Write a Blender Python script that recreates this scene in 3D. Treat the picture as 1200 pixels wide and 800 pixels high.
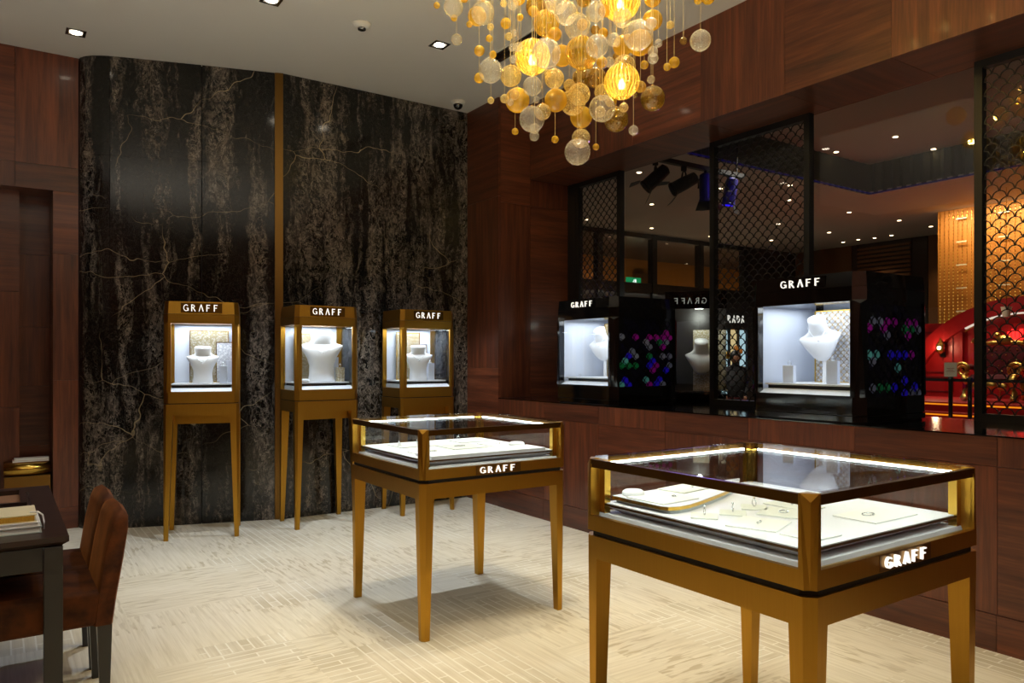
import bpy, math, random
from mathutils import Vector, Matrix
for o in list(bpy.data.objects): bpy.data.objects.remove(o)
S = bpy.context.scene
COL = S.collection
R = math.radians
random.seed(7)

# ------------------------------------------------------------------ camera
cam_d = bpy.data.cameras.new('camera'); cam = bpy.data.objects.new('camera', cam_d); COL.objects.link(cam)
cam_d.sensor_width = 36.0; cam_d.lens = 881.0/1200*36; cam_d.shift_y = 21.4/1200; cam_d.clip_start = .05
cam.location = (0, 0, 1.25); cam.rotation_euler = (R(90), 0, R(-34.35))
S.camera = cam
# ------------------------------------------------------------------ world, exposure
w = bpy.data.worlds.new('world'); S.world = w; w.use_nodes = True
w.node_tree.nodes['Background'].inputs[0].default_value = (.55, .5, .45, 1)
w.node_tree.nodes['Background'].inputs[1].default_value = .02
S.view_settings.view_transform = 'Standard'; S.view_settings.look = 'None'
S.view_settings.exposure = 0.3; S.view_settings.gamma = 1.0; S.view_settings.use_curve_mapping = False
S.cycles.transparent_max_bounces = 32; S.cycles.max_bounces = 10
S.cycles.glossy_bounces = 4; S.cycles.diffuse_bounces = 4
S.cycles.caustics_reflective = False; S.cycles.caustics_refractive = False
S.cycles.sample_clamp_indirect = 4.0

WARM = (1.0, .90, .72); COOL = (.88, .94, 1.0); NEUT = (.70, .81, 1.0)
def spot(loc, target, power, size=70, blend=.6, col=WARM, radius=.04, name='spot_light', parent=None):
    d = bpy.data.lights.new(name, 'SPOT'); d.energy = power; d.spot_size = R(size); d.spot_blend = blend
    d.color = col; d.shadow_soft_size = radius
    o = bpy.data.objects.new(name, d); COL.objects.link(o); o.location = loc
    v = Vector(target) - Vector(loc); o.rotation_euler = v.to_track_quat('-Z', 'Y').to_euler()
    if parent: o.parent = parent
    return o
def point(loc, power, col=WARM, radius=.03, name='point_light', parent=None):
    d = bpy.data.lights.new(name, 'POINT'); d.energy = power; d.color = col; d.shadow_soft_size = radius
    o = bpy.data.objects.new(name, d); COL.objects.link(o); o.location = loc
    if parent: o.parent = parent
    return o
def area(loc, sx, sy, power, rot=(0, 0, 0), col=COOL, name='area_light', parent=None):
    d = bpy.data.lights.new(name, 'AREA'); d.shape = 'RECTANGLE'; d.size = sx; d.size_y = sy; d.energy = power; d.color = col
    o = bpy.data.objects.new(name, d); COL.objects.link(o); o.location = loc; o.rotation_euler = rot
    if parent: o.parent = parent
    return o
# ceiling spots of the room (downlights are built only for those in view, the rest are unseen)
ZC = 3.495
DL = [(.44, 5.947, 12, 60), (1.408, 4.723, 60, 80), (2.598, 4.718, 60, 80),
      (.35, 3.5, 30, 62), (1.93, 3.33, 88, 72), (3.05, 3.3, 26, 54),
      (.3, 1.8, 34, 68), (1.95, 1.42, 72, 66), (3.05, 1.2, 28, 56),
      (-1.3, 4.6, 25, 80), (-1.3, 2.2, 25, 80), (.3, -.4, 30, 80), (2.0, -.6, 40, 80)]
for x, y, p, s in DL:
    spot((x, y, ZC-.03), (x, y, 0), p*(1.75 if y > 4 else .84), s, .75, NEUT if y > 4 else WARM, .03)
# unseen area lights added behind and left of the camera to brighten the ceiling
area((-1.3, 2.2, 1.7), 1.2, .5, 50, (R(180), 0, 0), (1, .96, .86), 'ceiling_fill')
area((1.4, -.9, 1.7), 1.2, .5, 66, (R(180), 0, 0), (1, .96, .86), 'ceiling_fill')

# ------------------------------------------------------------------ material helpers
def lin(c): return tuple(((v/255)/12.92 if v/255 <= .04045 else ((v/255+.055)/1.055)**2.4) for v in c[:3])+(1,)
class NT:
    def __init__(s, name):
        s.m = bpy.data.materials.new(name); s.m.use_nodes = True; s.t = s.m.node_tree
        s.t.nodes.clear(); s.out = s.n('ShaderNodeOutputMaterial')
    def n(s, kind, **kw):
        nd = s.t.nodes.new(kind)
        for k, v in kw.items(): setattr(nd, k, v)
        return nd
    def l(s, a, b): s.t.links.new(a, b)
    def val(s, sock, v):
        if hasattr(v, 'node'): s.l(v, sock)
        else: sock.default_value = v
    def math(s, op, a, b=0.0, c=None):
        nd = s.n('ShaderNodeMath', operation=op); s.val(nd.inputs[0], a); s.val(nd.inputs[1], b)
        if c is not None: s.val(nd.inputs[2], c)
        return nd.outputs[0]
    def mix(s, f, a, b, kind='MIX'):
        nd = s.n('ShaderNodeMix', data_type='RGBA', blend_type=kind); s.val(nd.inputs[0], f); s.val(nd.inputs[6], a); s.val(nd.inputs[7], b)
        return nd.outputs[2]
    def ramp(s, f, stops, interp='LINEAR'):
        nd = s.n('ShaderNodeValToRGB'); s.val(nd.inputs[0], f); cr = nd.color_ramp; cr.interpolation = interp
        while len(cr.elements) < len(stops): cr.elements.new(1)
        for e, (p, c) in zip(cr.elements, stops): e.position = p; e.color = c if len(c) == 4 else (*c, 1)
        return nd.outputs[0]
    def pos(s): return s.n('ShaderNodeNewGeometry').outputs['Position']
    def mapping(s, v, scale=(1, 1, 1), loc=(0, 0, 0)):
        nd = s.n('ShaderNodeMapping'); s.l(v, nd.inputs[0]); nd.inputs['Scale'].default_value = scale; s.val(nd.inputs['Location'], loc)
        return nd.outputs[0]
    def noise(s, v, scale=5, detail=4, rough=.55, dist=0.0):
        nd = s.n('ShaderNodeTexNoise'); s.l(v, nd.inputs['Vector']); nd.inputs['Scale'].default_value = scale
        nd.inputs['Detail'].default_value = detail; nd.inputs['Roughness'].default_value = rough; nd.inputs['Distortion'].default_value = dist
        return nd
    def abscos(s): # |N.I|, the same on both faces of a thin pane
        g = s.n('ShaderNodeNewGeometry'); d = s.n('ShaderNodeVectorMath', operation='DOT_PRODUCT')
        s.l(g.outputs['Normal'], d.inputs[0]); s.l(g.outputs['Incoming'], d.inputs[1]); return s.math('ABSOLUTE', d.outputs['Value'])
    def schlick(s, f0): return s.math('MULTIPLY_ADD', s.math('POWER', s.math('SUBTRACT', 1.0, s.abscos()), 5.0), 1-f0, f0)
    def bsdf(s, col, rough=.5, metal=0.0, coat=0.0, spec=.5, bump=None, bstr=.2, bdist=.002, emit=None, estr=0.0):
        b = s.n('ShaderNodeBsdfPrincipled'); s.val(b.inputs['Base Color'], col); s.val(b.inputs['Roughness'], rough)
        s.val(b.inputs['Metallic'], metal); b.inputs['Coat Weight'].default_value = coat; b.inputs['Coat Roughness'].default_value = .08
        b.inputs['Specular IOR Level'].default_value = spec
        if emit is not None: b.inputs['Emission Color'].default_value = emit; b.inputs['Emission Strength'].default_value = estr
        if bump is not None:
            bp = s.n('ShaderNodeBump'); bp.inputs['Strength'].default_value = bstr; bp.inputs['Distance'].default_value = bdist
            s.l(bump, bp.inputs['Height']); s.l(bp.outputs[0], b.inputs['Normal'])
        s.l(b.outputs[0], s.out.inputs[0]); return b
def plain(name, rgb, rough=.5, metal=0.0, coat=0.0, spec=.5, var=.0, vscale=20):
    n = NT(name); c = lin(rgb)
    if var:
        nz = n.noise(n.pos(), vscale, 3).outputs[0]
        c = n.mix(n.math('MULTIPLY', nz, var), c, tuple(v*.45 for v in c[:3])+(1,))
    n.bsdf(c, rough, metal, coat, spec); return n.m
def emit(name, rgb, strength):
    n = NT(name); e = n.n('ShaderNodeEmission'); e.inputs[0].default_value = lin(rgb); e.inputs[1].default_value = strength
    n.l(e.outputs[0], n.out.inputs[0]); return n.m
def metal(name, rgb, rough=.32, axis=(60, 60, 2), var=.25):
    n = NT(name); c = lin(rgb)
    nz = n.noise(n.mapping(n.pos(), axis), 3, 3).outputs[0]
    col = n.mix(n.math('MULTIPLY', nz, var), c, tuple(v*.55 for v in c[:3])+(1,))
    rg = n.math('MULTIPLY_ADD', nz, .18, rough-.09)
    n.bsdf(col, rg, 1.0, 0, .5, nz, .06, .001); return n.m
def glass(name, tint=(1, 1, 1), refl=1.0, rough=0.0, base=.04):
    n = NT(name); t = n.n('ShaderNodeBsdfTransparent'); t.inputs[0].default_value = (*tint, 1)
    g = n.n('ShaderNodeBsdfGlossy'); g.inputs['Roughness'].default_value = rough
    f = n.math('MULTIPLY', n.schlick(base), refl)
    mx = n.n('ShaderNodeMixShader'); n.l(f, mx.inputs[0]); n.l(t.outputs[0], mx.inputs[1]); n.l(g.outputs[0], mx.inputs[2])
    n.l(mx.outputs[0], n.out.inputs[0]); return n.m
def globe(name, tint, rim, body, bodycol, seeds=True, ribs=False):
    # thin blown glass bubble: tinted transparent wall, deeper tint and reflection towards the rim, a little scatter
    n = NT(name)
    fac = n.math('SUBTRACT', 1.0, n.abscos())
    col = n.mix(n.math('POWER', fac, 1.6), lin(tint), lin(rim))
    t = n.n('ShaderNodeBsdfTransparent'); n.l(col, t.inputs[0])
    g = n.n('ShaderNodeBsdfGlossy'); g.inputs['Roughness'].default_value = .03
    d = n.n('ShaderNodeBsdfTranslucent'); d.inputs[0].default_value = lin(bodycol)
    df = n.n('ShaderNodeBsdfDiffuse'); df.inputs[0].default_value = lin(bodycol)
    dd = n.n('ShaderNodeMixShader'); dd.inputs[0].default_value = .5; n.l(d.outputs[0], dd.inputs[1]); n.l(df.outputs[0], dd.inputs[2])
    oc = n.n('ShaderNodeTexCoord').outputs['Object']
    if seeds:
        v = n.noise(oc, 9, 4, .65); f2 = n.ramp(v.outputs[0], [(.42, (0, 0, 0, 1)), (.7, (1, 1, 1, 1))])
        bfac = n.math('MULTIPLY_ADD', f2, body*1.2, body*.5)
        bp = n.n('ShaderNodeBump'); bp.inputs['Strength'].default_value = .25; bp.inputs['Distance'].default_value = .05
        n.l(v.outputs[0], bp.inputs['Height']); n.l(bp.outputs[0], g.inputs['Normal'])
    else: bfac = n.math('ADD', body, 0.0)
    if ribs: # fine vertical ribs of the mould
        s3 = n.n('ShaderNodeSeparateXYZ'); n.l(oc, s3.inputs[0])
        st = n.math('MULTIPLY_ADD', n.math('SINE', n.math('MULTIPLY', n.math('ARCTAN2', s3.outputs[1], s3.outputs[0]), 26.0)), .5, .5)
        bfac = n.math('MULTIPLY', bfac, n.math('MULTIPLY_ADD', st, 1.3, .25))
    bfac = n.math('MULTIPLY_ADD', n.math('POWER', fac, 2.0), .25, bfac)
    m1 = n.n('ShaderNodeMixShader'); n.l(bfac, m1.inputs[0]); n.l(t.outputs[0], m1.inputs[1]); n.l(dd.outputs[0], m1.inputs[2])
    m2 = n.n('ShaderNodeMixShader'); n.l(n.math('MULTIPLY_ADD', n.schlick(.05), 1.0, .03), m2.inputs[0]); n.l(m1.outputs[0], m2.inputs[1]); n.l(g.outputs[0], m2.inputs[2])
    n.l(m2.outputs[0], n.out.inputs[0]); return n.m
def wood(name, scale, rgb=(122, 66, 40), dark=(66, 32, 20)):
    n = NT(name); p = n.pos(); oi = n.n('ShaderNodeObjectInfo').outputs['Random']
    cb = n.n('ShaderNodeCombineXYZ')
    for k, f in enumerate((13.7, 7.3, 9.1)): n.l(n.math('MULTIPLY', oi, f), cb.inputs[k])
    v = n.mapping(p, scale, cb.outputs[0])
    a = n.noise(v, 1.0, 5, .6, .35).outputs[0]
    b = n.noise(n.mapping(p, tuple(s*5 for s in scale)), 1.0, 3, .5).outputs[0]
    g = n.math('ADD', n.math('MULTIPLY', a, .75), n.math('MULTIPLY', b, .25))
    c = n.ramp(g, [(.33, lin(dark)), (.5, lin(tuple((x+y)/2 for x, y in zip(rgb, dark)))), (.68, lin(rgb))])
    tone = n.math('MULTIPLY_ADD', oi, .45, .72)
    tc = n.n('ShaderNodeCombineXYZ')
    for k in range(3): n.l(tone, tc.inputs[k])
    c = n.mix(1.0, c, tc.outputs[0], 'MULTIPLY')
    n.bsdf(c, n.math('MULTIPLY_ADD', b, .12, .30), 0, .15, .45, g, .08, .001); return n.m
M = {}
M['wood_v'] = wood('walnut_vertical', (22, 22, 1.3))
M['wood_hy'] = wood('walnut_along_wall', (22, 1.3, 22))
M['wood_hx'] = wood('walnut_across', (1.3, 22, 22))
M['wood_dark'] = wood('dark_stained_wood', (1.2, 25, 25), (50, 30, 23), (24, 14, 12))
M['black_oak'] = plain('black_stained_oak', (30, 27, 25), .35, 0, .2, .5, .4, 40)
M['bronze'] = metal('brushed_bronze', (188, 140, 52), .34)
M['bronze_dark'] = metal('dark_bronze', (104, 72, 28), .4)
M['gold'] = metal('bright_gold', (226, 184, 84), .22)
M['brass'] = metal('aged_brass', (138, 102, 50), .32)
M['steel'] = metal('polished_steel', (200, 202, 205), .15)
M['chrome'] = metal('dull_chrome', (150, 148, 144), .25)
M['black'] = plain('black_lacquer', (10, 10, 11), .08, 0, .6, .5)
M['blackmat'] = plain('black_powder_coat', (14, 13, 13), .45)
M['shadow_gap'] = plain('dark_seam', (20, 12, 6), .6)
M['glass'] = glass('clear_glass', (.97, .985, .98))
M['glass_top'] = glass('clear_top_glass', (.98, .99, .985), .72)
M['glass_win'] = glass('tinted_window_glass', (.88, .87, .86), 1.0)
M['white_satin'] = plain('white_satin_display', (236, 238, 242), .45)
M['bust'] = plain('white_bust_resin', (238, 239, 243), .5)
M['back_panel'] = plain('pale_blue_white_panel', (214, 220, 234), .5)
M['pad'] = plain('cream_suede_pad', (246, 248, 243), .8, 0, 0, .3, .12, 60)
M['pad2'] = plain('sage_suede_pad', (236, 240, 230), .8, 0, 0, .3, .12, 60)
M['tray_grey'] = plain('grey_lacquer_tray', (196, 204, 200), .35)
M['led'] = emit('led_white', (228, 242, 238), 22)
M['led_bed'] = emit('backlit_acrylic', (228, 238, 255), 1.0)
M['letter'] = emit('backlit_letter', (255, 246, 228), 1.15)
M['lamp'] = emit('lamp_white', (255, 240, 214), 14)
M['lamp_far'] = emit('lamp_warm', (255, 226, 180), 9)
M['diamond'] = plain('diamond_silver', (225, 228, 232), .12, .85)
M['ceil'] = plain('ceiling_paint', (228, 224, 216), .85, 0, 0, .3, .05, 2)
M['ceil_mall'] = plain('mall_ceiling_paint', (206, 196, 182), .85, 0, 0, .3)
M['wire'] = plain('pale_hanging_wire', (214, 190, 130), .4, .3)
M['velvet'] = None
def mk_marble():
    n = NT('black_brown_marble'); p = n.pos()
    xs = n.n('ShaderNodeSeparateXYZ'); n.l(p, xs.inputs[0])
    wob = n.noise(n.mapping(p, (3.0, 3.0, 1.2)), 1.2, 5, .6)
    off = n.n('ShaderNodeVectorMath', operation='MULTIPLY_ADD'); n.l(wob.outputs[1], off.inputs[0]); off.inputs[1].default_value = (.24, .24, .24); n.l(p, off.inputs[2])
    q = off.outputs[0]
    right = n.ramp(n.math('MULTIPLY_ADD', xs.outputs[0], .9, -1.3), [(.0, (0, 0, 0, 1)), (1, (1, 1, 1, 1))])
    low = n.ramp(n.math('MULTIPLY_ADD', xs.outputs[2], -.9, 1.9), [(.0, (0, 0, 0, 1)), (1, (1, 1, 1, 1))])
    def ridge(v, scale, width, detail=5):
        r = n.math('ABSOLUTE', n.math('SUBTRACT', n.noise(v, scale, detail, .6, .3).outputs[0], .5))
        return n.ramp(r, [(.0, (1, 1, 1, 1)), (width, (0, 0, 0, 1))])
    band = n.noise(n.mapping(q, (6.5, 6.5, .50)), 1.0, 6, .62).outputs[0]
    bm = n.math('ADD', band, n.math('MULTIPLY', n.math('MAXIMUM', right, n.math('MULTIPLY', low, .7)), .075))
    bmask = n.ramp(bm, [(.50, (0, 0, 0, 1)), (.60, (1, 1, 1, 1))])
    mott = n.noise(n.mapping(q, (24, 24, 13)), 1.0, 9, .74, 1.2).outputs[0]
    mmask = n.ramp(mott, [(.48, (0, 0, 0, 1)), (.56, (1, 1, 1, 1))])
    blot = n.ramp(n.noise(n.mapping(q, (5, 5, 2.6)), 1.0, 4, .6).outputs[0], [(.48, (0, 0, 0, 1)), (.62, (1, 1, 1, 1))])
    base = n.ramp(n.noise(n.mapping(q, (16, 16, 2)), 1.0, 6, .65).outputs[0], [(.35, lin((9, 9, 8))), (.75, lin((30, 27, 23)))])
    hue = n.mix(n.noise(p, 1.6, 2).outputs[0], lin((142, 120, 98)), lin((152, 145, 138)))
    brown = n.mix(mott, lin((34, 28, 24)), hue)
    c = n.mix(n.math('MULTIPLY', bmask, n.math('MULTIPLY_ADD', mmask, .62, n.math('MULTIPLY', blot, .34))), base, brown)
    fine = n.math('MAXIMUM', ridge(n.mapping(q, (15, 15, 10)), 1.0, .012), n.math('MULTIPLY', ridge(n.mapping(q, (30, 30, 22)), 1.0, .014), .7))
    c = n.mix(n.math('MULTIPLY', fine, n.math('MULTIPLY_ADD', bmask, .5, .06)), c, lin((190, 178, 162)))
    q2 = n.n('ShaderNodeVectorMath', operation='MULTIPLY_ADD'); n.l(n.noise(p, 1.9, 3, .6).outputs[1], q2.inputs[0]); q2.inputs[1].default_value = (.35, .35, .35); n.l(p, q2.inputs[2])
    v2 = n.n('ShaderNodeTexVoronoi', feature='DISTANCE_TO_EDGE'); n.l(n.mapping(q2.outputs[0], (1.0, 1.0, 2.1), (.3, 0, .4)), v2.inputs['Vector']); v2.inputs['Scale'].default_value = 1.0
    long_ = n.ramp(v2.outputs[0], [(.0, (1, 1, 1, 1)), (.0032, (0, 0, 0, 1))])
    lm = n.ramp(n.noise(p, 1.3, 2).outputs[0], [(.45, (0, 0, 0, 1)), (.58, (1, 1, 1, 1))])
    c = n.mix(n.math('MULTIPLY', n.math('MULTIPLY', long_, lm), .75), c, lin((196, 176, 138)))
    n.bsdf(c, n.math('MULTIPLY_ADD', mott, .1, .06), 0, 0, .45); return n.m
M['marble'] = mk_marble()
def mk_carpet():
    n = NT('cream_cut_pile_carpet'); p = n.pos()
    def cell(sz, seed):
        v = n.mapping(p, (1/sz, 1/sz, 0), (seed, seed*1.7, 0))
        f = n.n('ShaderNodeVectorMath', operation='FLOOR'); n.l(v, f.inputs[0])
        wn = n.n('ShaderNodeTexWhiteNoise', noise_dimensions='3D'); n.l(f.outputs[0], wn.inputs['Vector']); return wn.outputs[0], v
    d1, v1 = cell(.74, .3); d2, _ = cell(.37, 5.1); d3, _ = cell(.185, 9.4)
    direction = n.math('GREATER_THAN', d1, .5)
    def streak(axis, fine):
        sc = (2.2, fine, 1) if axis == 0 else (fine, 2.2, 1)
        return n.noise(n.mapping(p, sc), 1.0, 3, .6).outputs[0]
    fine = n.mix(direction, streak(0, 70), streak(1, 70))
    wide = n.mix(direction, streak(0, 22), streak(1, 22))
    # plank-like blocks with cut dashes
    def bricks(axis):
        b = n.n('ShaderNodeTexBrick'); m = n.mapping(p, (1, 1, 1)) if axis == 0 else None
        if axis == 1:
            s = n.n('ShaderNodeSeparateXYZ'); n.l(p, s.inputs[0]); cb = n.n('ShaderNodeCombineXYZ'); n.l(s.outputs[1], cb.inputs[0]); n.l(s.outputs[0], cb.inputs[1]); m = cb.outputs[0]
        n.l(m, b.inputs['Vector']); b.inputs['Scale'].default_value = 1; b.inputs['Brick Width'].default_value = .26; b.inputs['Row Height'].default_value = .046
        b.inputs['Mortar Size'].default_value = .004; b.inputs['Mortar Smooth'].default_value = .3
        b.inputs['Color1'].default_value = (0, 0, 0, 1); b.inputs['Color2'].default_value = (1, 1, 1, 1); b.inputs['Mortar'].default_value = (.5, .5, .5, 1)
        return b
    b0, b1 = bricks(0), bricks(1)
    blk = n.mix(direction, b0.outputs[0], b1.outputs[0]); mort = n.mix(direction, b0.outputs[1], b1.outputs[1])
    # each patch of the woven pattern: plain, short dashes, or cut blocks with pale lines
    def dashes(axis):
        sc = (7, 46, 1) if axis == 0 else (46, 7, 1)
        return n.noise(n.mapping(p, sc), 1.0, 2, .5).outputs[0]
    dash = n.ramp(n.mix(direction, dashes(0), dashes(1)), [(.53, (0, 0, 0, 1)), (.60, (1, 1, 1, 1))])
    is_d = n.math('GREATER_THAN', d2, .45); is_b = n.math('LESS_THAN', d2, .28)
    soft = n.ramp(n.noise(p, 2.4, 3).outputs[0], [(.40, (.15, .15, .15, 1)), (.6, (1, 1, 1, 1))])
    c = n.ramp(fine, [(.3, lin((210, 198, 170))), (.5, lin((222, 211, 185))), (.7, lin((230, 220, 196)))])
    c = n.mix(n.math('MULTIPLY', n.math('MULTIPLY', is_d, dash), n.math('MULTIPLY', soft, .62)), c, lin((176, 158, 122)))
    bl = n.math('MULTIPLY', is_b, n.math('MULTIPLY_ADD', blk, .45, .18))
    c = n.mix(n.math('MULTIPLY', bl, soft), c, lin((180, 164, 130)))
    c = n.mix(n.math('MULTIPLY', n.math('MULTIPLY', is_b, mort), .8), c, lin((236, 230, 212)))
    wd = n.ramp(wide, [(.52, (0, 0, 0, 1)), (.66, (1, 1, 1, 1))])
    c = n.mix(n.math('MULTIPLY', wd, .16), c, lin((196, 182, 152)))
    n.bsdf(c, .9, 0, 0, .2, fine, .3, .003); return n.m
M['carpet'] = mk_carpet()
def mk_velvet():
    n = NT('brown_velvet'); p = n.pos(); nz = n.noise(p, 9, 4, .6).outputs[0]
    c = n.ramp(nz, [(.35, lin((44, 20, 8))), (.62, lin((92, 48, 16)))])
    b = n.bsdf(c, .75, 0, 0, .2, n.noise(p, 160, 2).outputs[0], .2, .002)
    b.inputs['Sheen Weight'].default_value = .45; b.inputs['Sheen Roughness'].default_value = .35; b.inputs['Sheen Tint'].default_value = lin((190, 120, 60)); return n.m
M['velvet'] = mk_velvet()
def mk_scale_mesh(name, c1, c2, scale=60):
    n = NT(name); oc = n.pos(); v = n.n('ShaderNodeTexVoronoi'); n.l(oc, v.inputs['Vector']); v.inputs['Scale'].default_value = scale
    c = n.mix(n.ramp(v.outputs['Distance'], [(.3, (0, 0, 0, 1)), (.6, (1, 1, 1, 1))]), lin(c1), lin(c2)); n.bsdf(c, .35, .3); return n.m
M['mesh_gold'] = mk_scale_mesh('gold_speckled_panel', (228, 224, 214), (186, 174, 140), 90)
M['mesh_pale'] = mk_scale_mesh('pale_speckled_panel', (240, 240, 244), (196, 198, 208))
M['gl_c'] = globe('clear_seeded_glass', (252, 250, 244), (230, 216, 178), .17, (255, 246, 222))
M['gl_l'] = globe('pale_amber_glass', (252, 242, 200), (222, 196, 116), .27, (255, 234, 168))
M['gl_g'] = globe('amber_glass', (246, 222, 140), (204, 160, 48), .33, (238, 204, 72), False)
M['gl_d'] = globe('dark_amber_glass', (216, 190, 116), (152, 118, 42), .26, (190, 156, 62), False)
M['gl_r'] = globe('ribbed_amber_glass', (250, 228, 140), (222, 178, 60), .27, (250, 216, 92), False, True)

# ------------------------------------------------------------------ mesh helpers
class MB:
    def __init__(s): s.v = []; s.f = []
    def add(s, vs, fs):
        o = len(s.v); s.v += [tuple(v) for v in vs]; s.f += [tuple(i+o for i in f) for f in fs]; return s
    def box(s, x0, x1, y0, y1, z0, z1):
        return s.add([(x0, y0, z0), (x1, y0, z0), (x1, y1, z0), (x0, y1, z0), (x0, y0, z1), (x1, y0, z1), (x1, y1, z1), (x0, y1, z1)],
                     [(3, 2, 1, 0), (4, 5, 6, 7), (0, 1, 5, 4), (1, 2, 6, 5), (2, 3, 7, 6), (3, 0, 4, 7)])
    def loft(s, rings, cap=True, closed=True):
        n = len(rings[0]); vs = [v for r in rings for v in r]; fs = []
        for k in range(len(rings)-1):
            for i in range(n if closed else n-1):
                j = (i+1) % n; fs.append((k*n+i, k*n+j, (k+1)*n+j, (k+1)*n+i))
        if cap: fs.append(tuple(range(n-1, -1, -1))); fs.append(tuple(range((len(rings)-1)*n, len(rings)*n)))
        return s.add(vs, fs)
    def prism(s, poly, z0, z1):
        return s.loft([[(x, y, z0) for x, y in poly], [(x, y, z1) for x, y in poly]])
    def tube(s, pts, r, n=6, closed=False, cap=True):
        pts = [Vector(p) for p in pts]; rings = []; N = len(pts)
        for i, p in enumerate(pts):
            a = pts[(i-1) % N] if (i > 0 or closed) else p; b = pts[(i+1) % N] if (i < N-1 or closed) else p
            d = (b-a).normalized(); u = d.cross(Vector((0, 0, 1)))
            if u.length < 1e-3: u = d.cross(Vector((0, 1, 0)))
            u.normalize(); w_ = d.cross(u); rr = r[i] if isinstance(r, (list, tuple)) else r
            rings.append([tuple(p+rr*(math.cos(2*math.pi*k/n)*u+math.sin(2*math.pi*k/n)*w_)) for k in range(n)])
        if closed: rings.append(rings[0]); cap = False
        return s.loft(rings, cap)
    def lathe(s, prof, n=20, c=(0, 0, 0), cap=True):
        return s.loft([[(c[0]+r*math.cos(2*math.pi*k/n), c[1]+r*math.sin(2*math.pi*k/n), c[2]+z) for k in range(n)] for r, z in prof], cap)
    def sphere(s, c, r, n=16, m=10, sc=(1, 1, 1)):
        rings = []
        for j in range(m+1):
            t = math.pi*j/m; rr = max(math.sin(t), 1e-3)*r
            rings.append([(c[0]+sc[0]*rr*math.cos(2*math.pi*k/n), c[1]+sc[1]*rr*math.sin(2*math.pi*k/n), c[2]-sc[2]*r*math.cos(t)) for k in range(n)])
        return s.loft(rings)
    def xf(s, mat, i0=0): s.v[i0:] = [tuple(mat @ Vector(v)) for v in s.v[i0:]]; return s
    def mesh(s, name, mat, smooth=False):
        me = bpy.data.meshes.new(name); me.from_pydata(s.v, [], s.f); me.update()
        if mat: me.materials.append(mat)
        if smooth:
            for p in me.polygons: p.use_smooth = True
        return me
    def build(s, name, mat, parent=None, smooth=False, bevel=0, loc=None, rot=None, auto=0):
        o = bpy.data.objects.new(name, s.mesh(name, mat, smooth)); COL.objects.link(o)
        if parent: o.parent = parent
        if loc: o.location = loc
        if rot: o.rotation_euler = rot
        if bevel:
            b = o.modifiers.new('bevel', 'BEVEL'); b.width = bevel; b.segments = 2; b.limit_method = 'ANGLE'; b.angle_limit = R(40)
        return o
def inst(name, me, parent=None, loc=(0, 0, 0), rot=(0, 0, 0), sc=(1, 1, 1)):
    o = bpy.data.objects.new(name, me); COL.objects.link(o); o.location = loc; o.rotation_euler = rot; o.scale = sc
    if parent: o.parent = parent
    return o
def tag(o, label, cat, group=None):
    o['label'] = label; o['category'] = cat
    if group: o['group'] = group
    return o
def thing(name, label, cat, loc=(0, 0, 0), rz=0, group=None):
    o = bpy.data.objects.new(name, None); COL.objects.link(o); o.location = loc; o.rotation_euler = (0, 0, rz); o.empty_display_size = .1
    return tag(o, label, cat, group)
def struct(o): o['kind'] = 'structure'; return o
def stuff(o): o['kind'] = 'stuff'; return o
def sempty(name):
    o = bpy.data.objects.new(name, None); COL.objects.link(o); return struct(o)
def dup(root, loc, rz, label, group=None):
    def cp(o, par):
        c = o.copy(); COL.objects.link(c)
        if par: c.parent = par
        for ch in list(o.children): cp(ch, c)
        return c
    r = cp(root, None); r.location = loc; r.rotation_euler = (0, 0, rz); r['label'] = label
    if group: r['group'] = group
    return r

# lettering: flared capitals from strokes, drawn in x (0..width) and z (0..1)
def stroke(mb, pts, w, dep, sx, sz, x0, z0):
    for (a, b) in zip(pts[:-1], pts[1:]):
        a = Vector(a); b = Vector(b); d = (b-a); L = d.length
        if L == 0: continue
        nrm = Vector((-d.y, d.x))/L*w/2
        q = [a+nrm, b+nrm, b-nrm, a-nrm]
        vs = [(x0+p.x*sx, -dep, z0+p.y*sz) for p in q]+[(x0+p.x*sx, 0, z0+p.y*sz) for p in q]
        mb.add(vs, [(0, 1, 2, 3), (7, 6, 5, 4), (0, 4, 5, 1), (1, 5, 6, 2), (2, 6, 7, 3), (3, 7, 4, 0)])
def arc(cx, cz, rx, rz, a0, a1, n=10): return [(cx+rx*math.cos(R(a0+(a1-a0)*i/n)), cz+rz*math.sin(R(a0+(a1-a0)*i/n))) for i in range(n+1)]
GLYPH = {
 'G': [(arc(.45, .5, .38, .44, 40, 330, 14), .09), ([(.80, .08), (.80, .46)], .13), ([(.55, .44), (.86, .44)], .09)],
 'R': [([(.14, 0), (.14, 1)], .145), (arc(.14, .74, .46, .22, 90, -90, 8), .09), ([(.36, .52), (.74, 0)], .13)],
 'A': [([(.10, 0), (.44, 1)], .09), ([(.44, 1), (.80, 0)], .145)],
 'H': [([(.10, 0), (.44, 1)], .10), ([(.44, 1), (.80, 0)], .14), ([(.24, .34), (.66, .34)], .09)],
 'F': [([(.16, 0), (.16, 1)], .145), ([(.16, .93), (.70, .93)], .10), ([(.16, .52), (.58, .52)], .10)],
 'P': [([(.14, 0), (.14, 1)], .145), (arc(.14, .73, .46, .23, 90, -90, 8), .09)],
 'D': [([(.14, 0), (.14, 1)], .145), (arc(.14, .5, .62, .46, 90, -90, 12), .10)],
}
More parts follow.
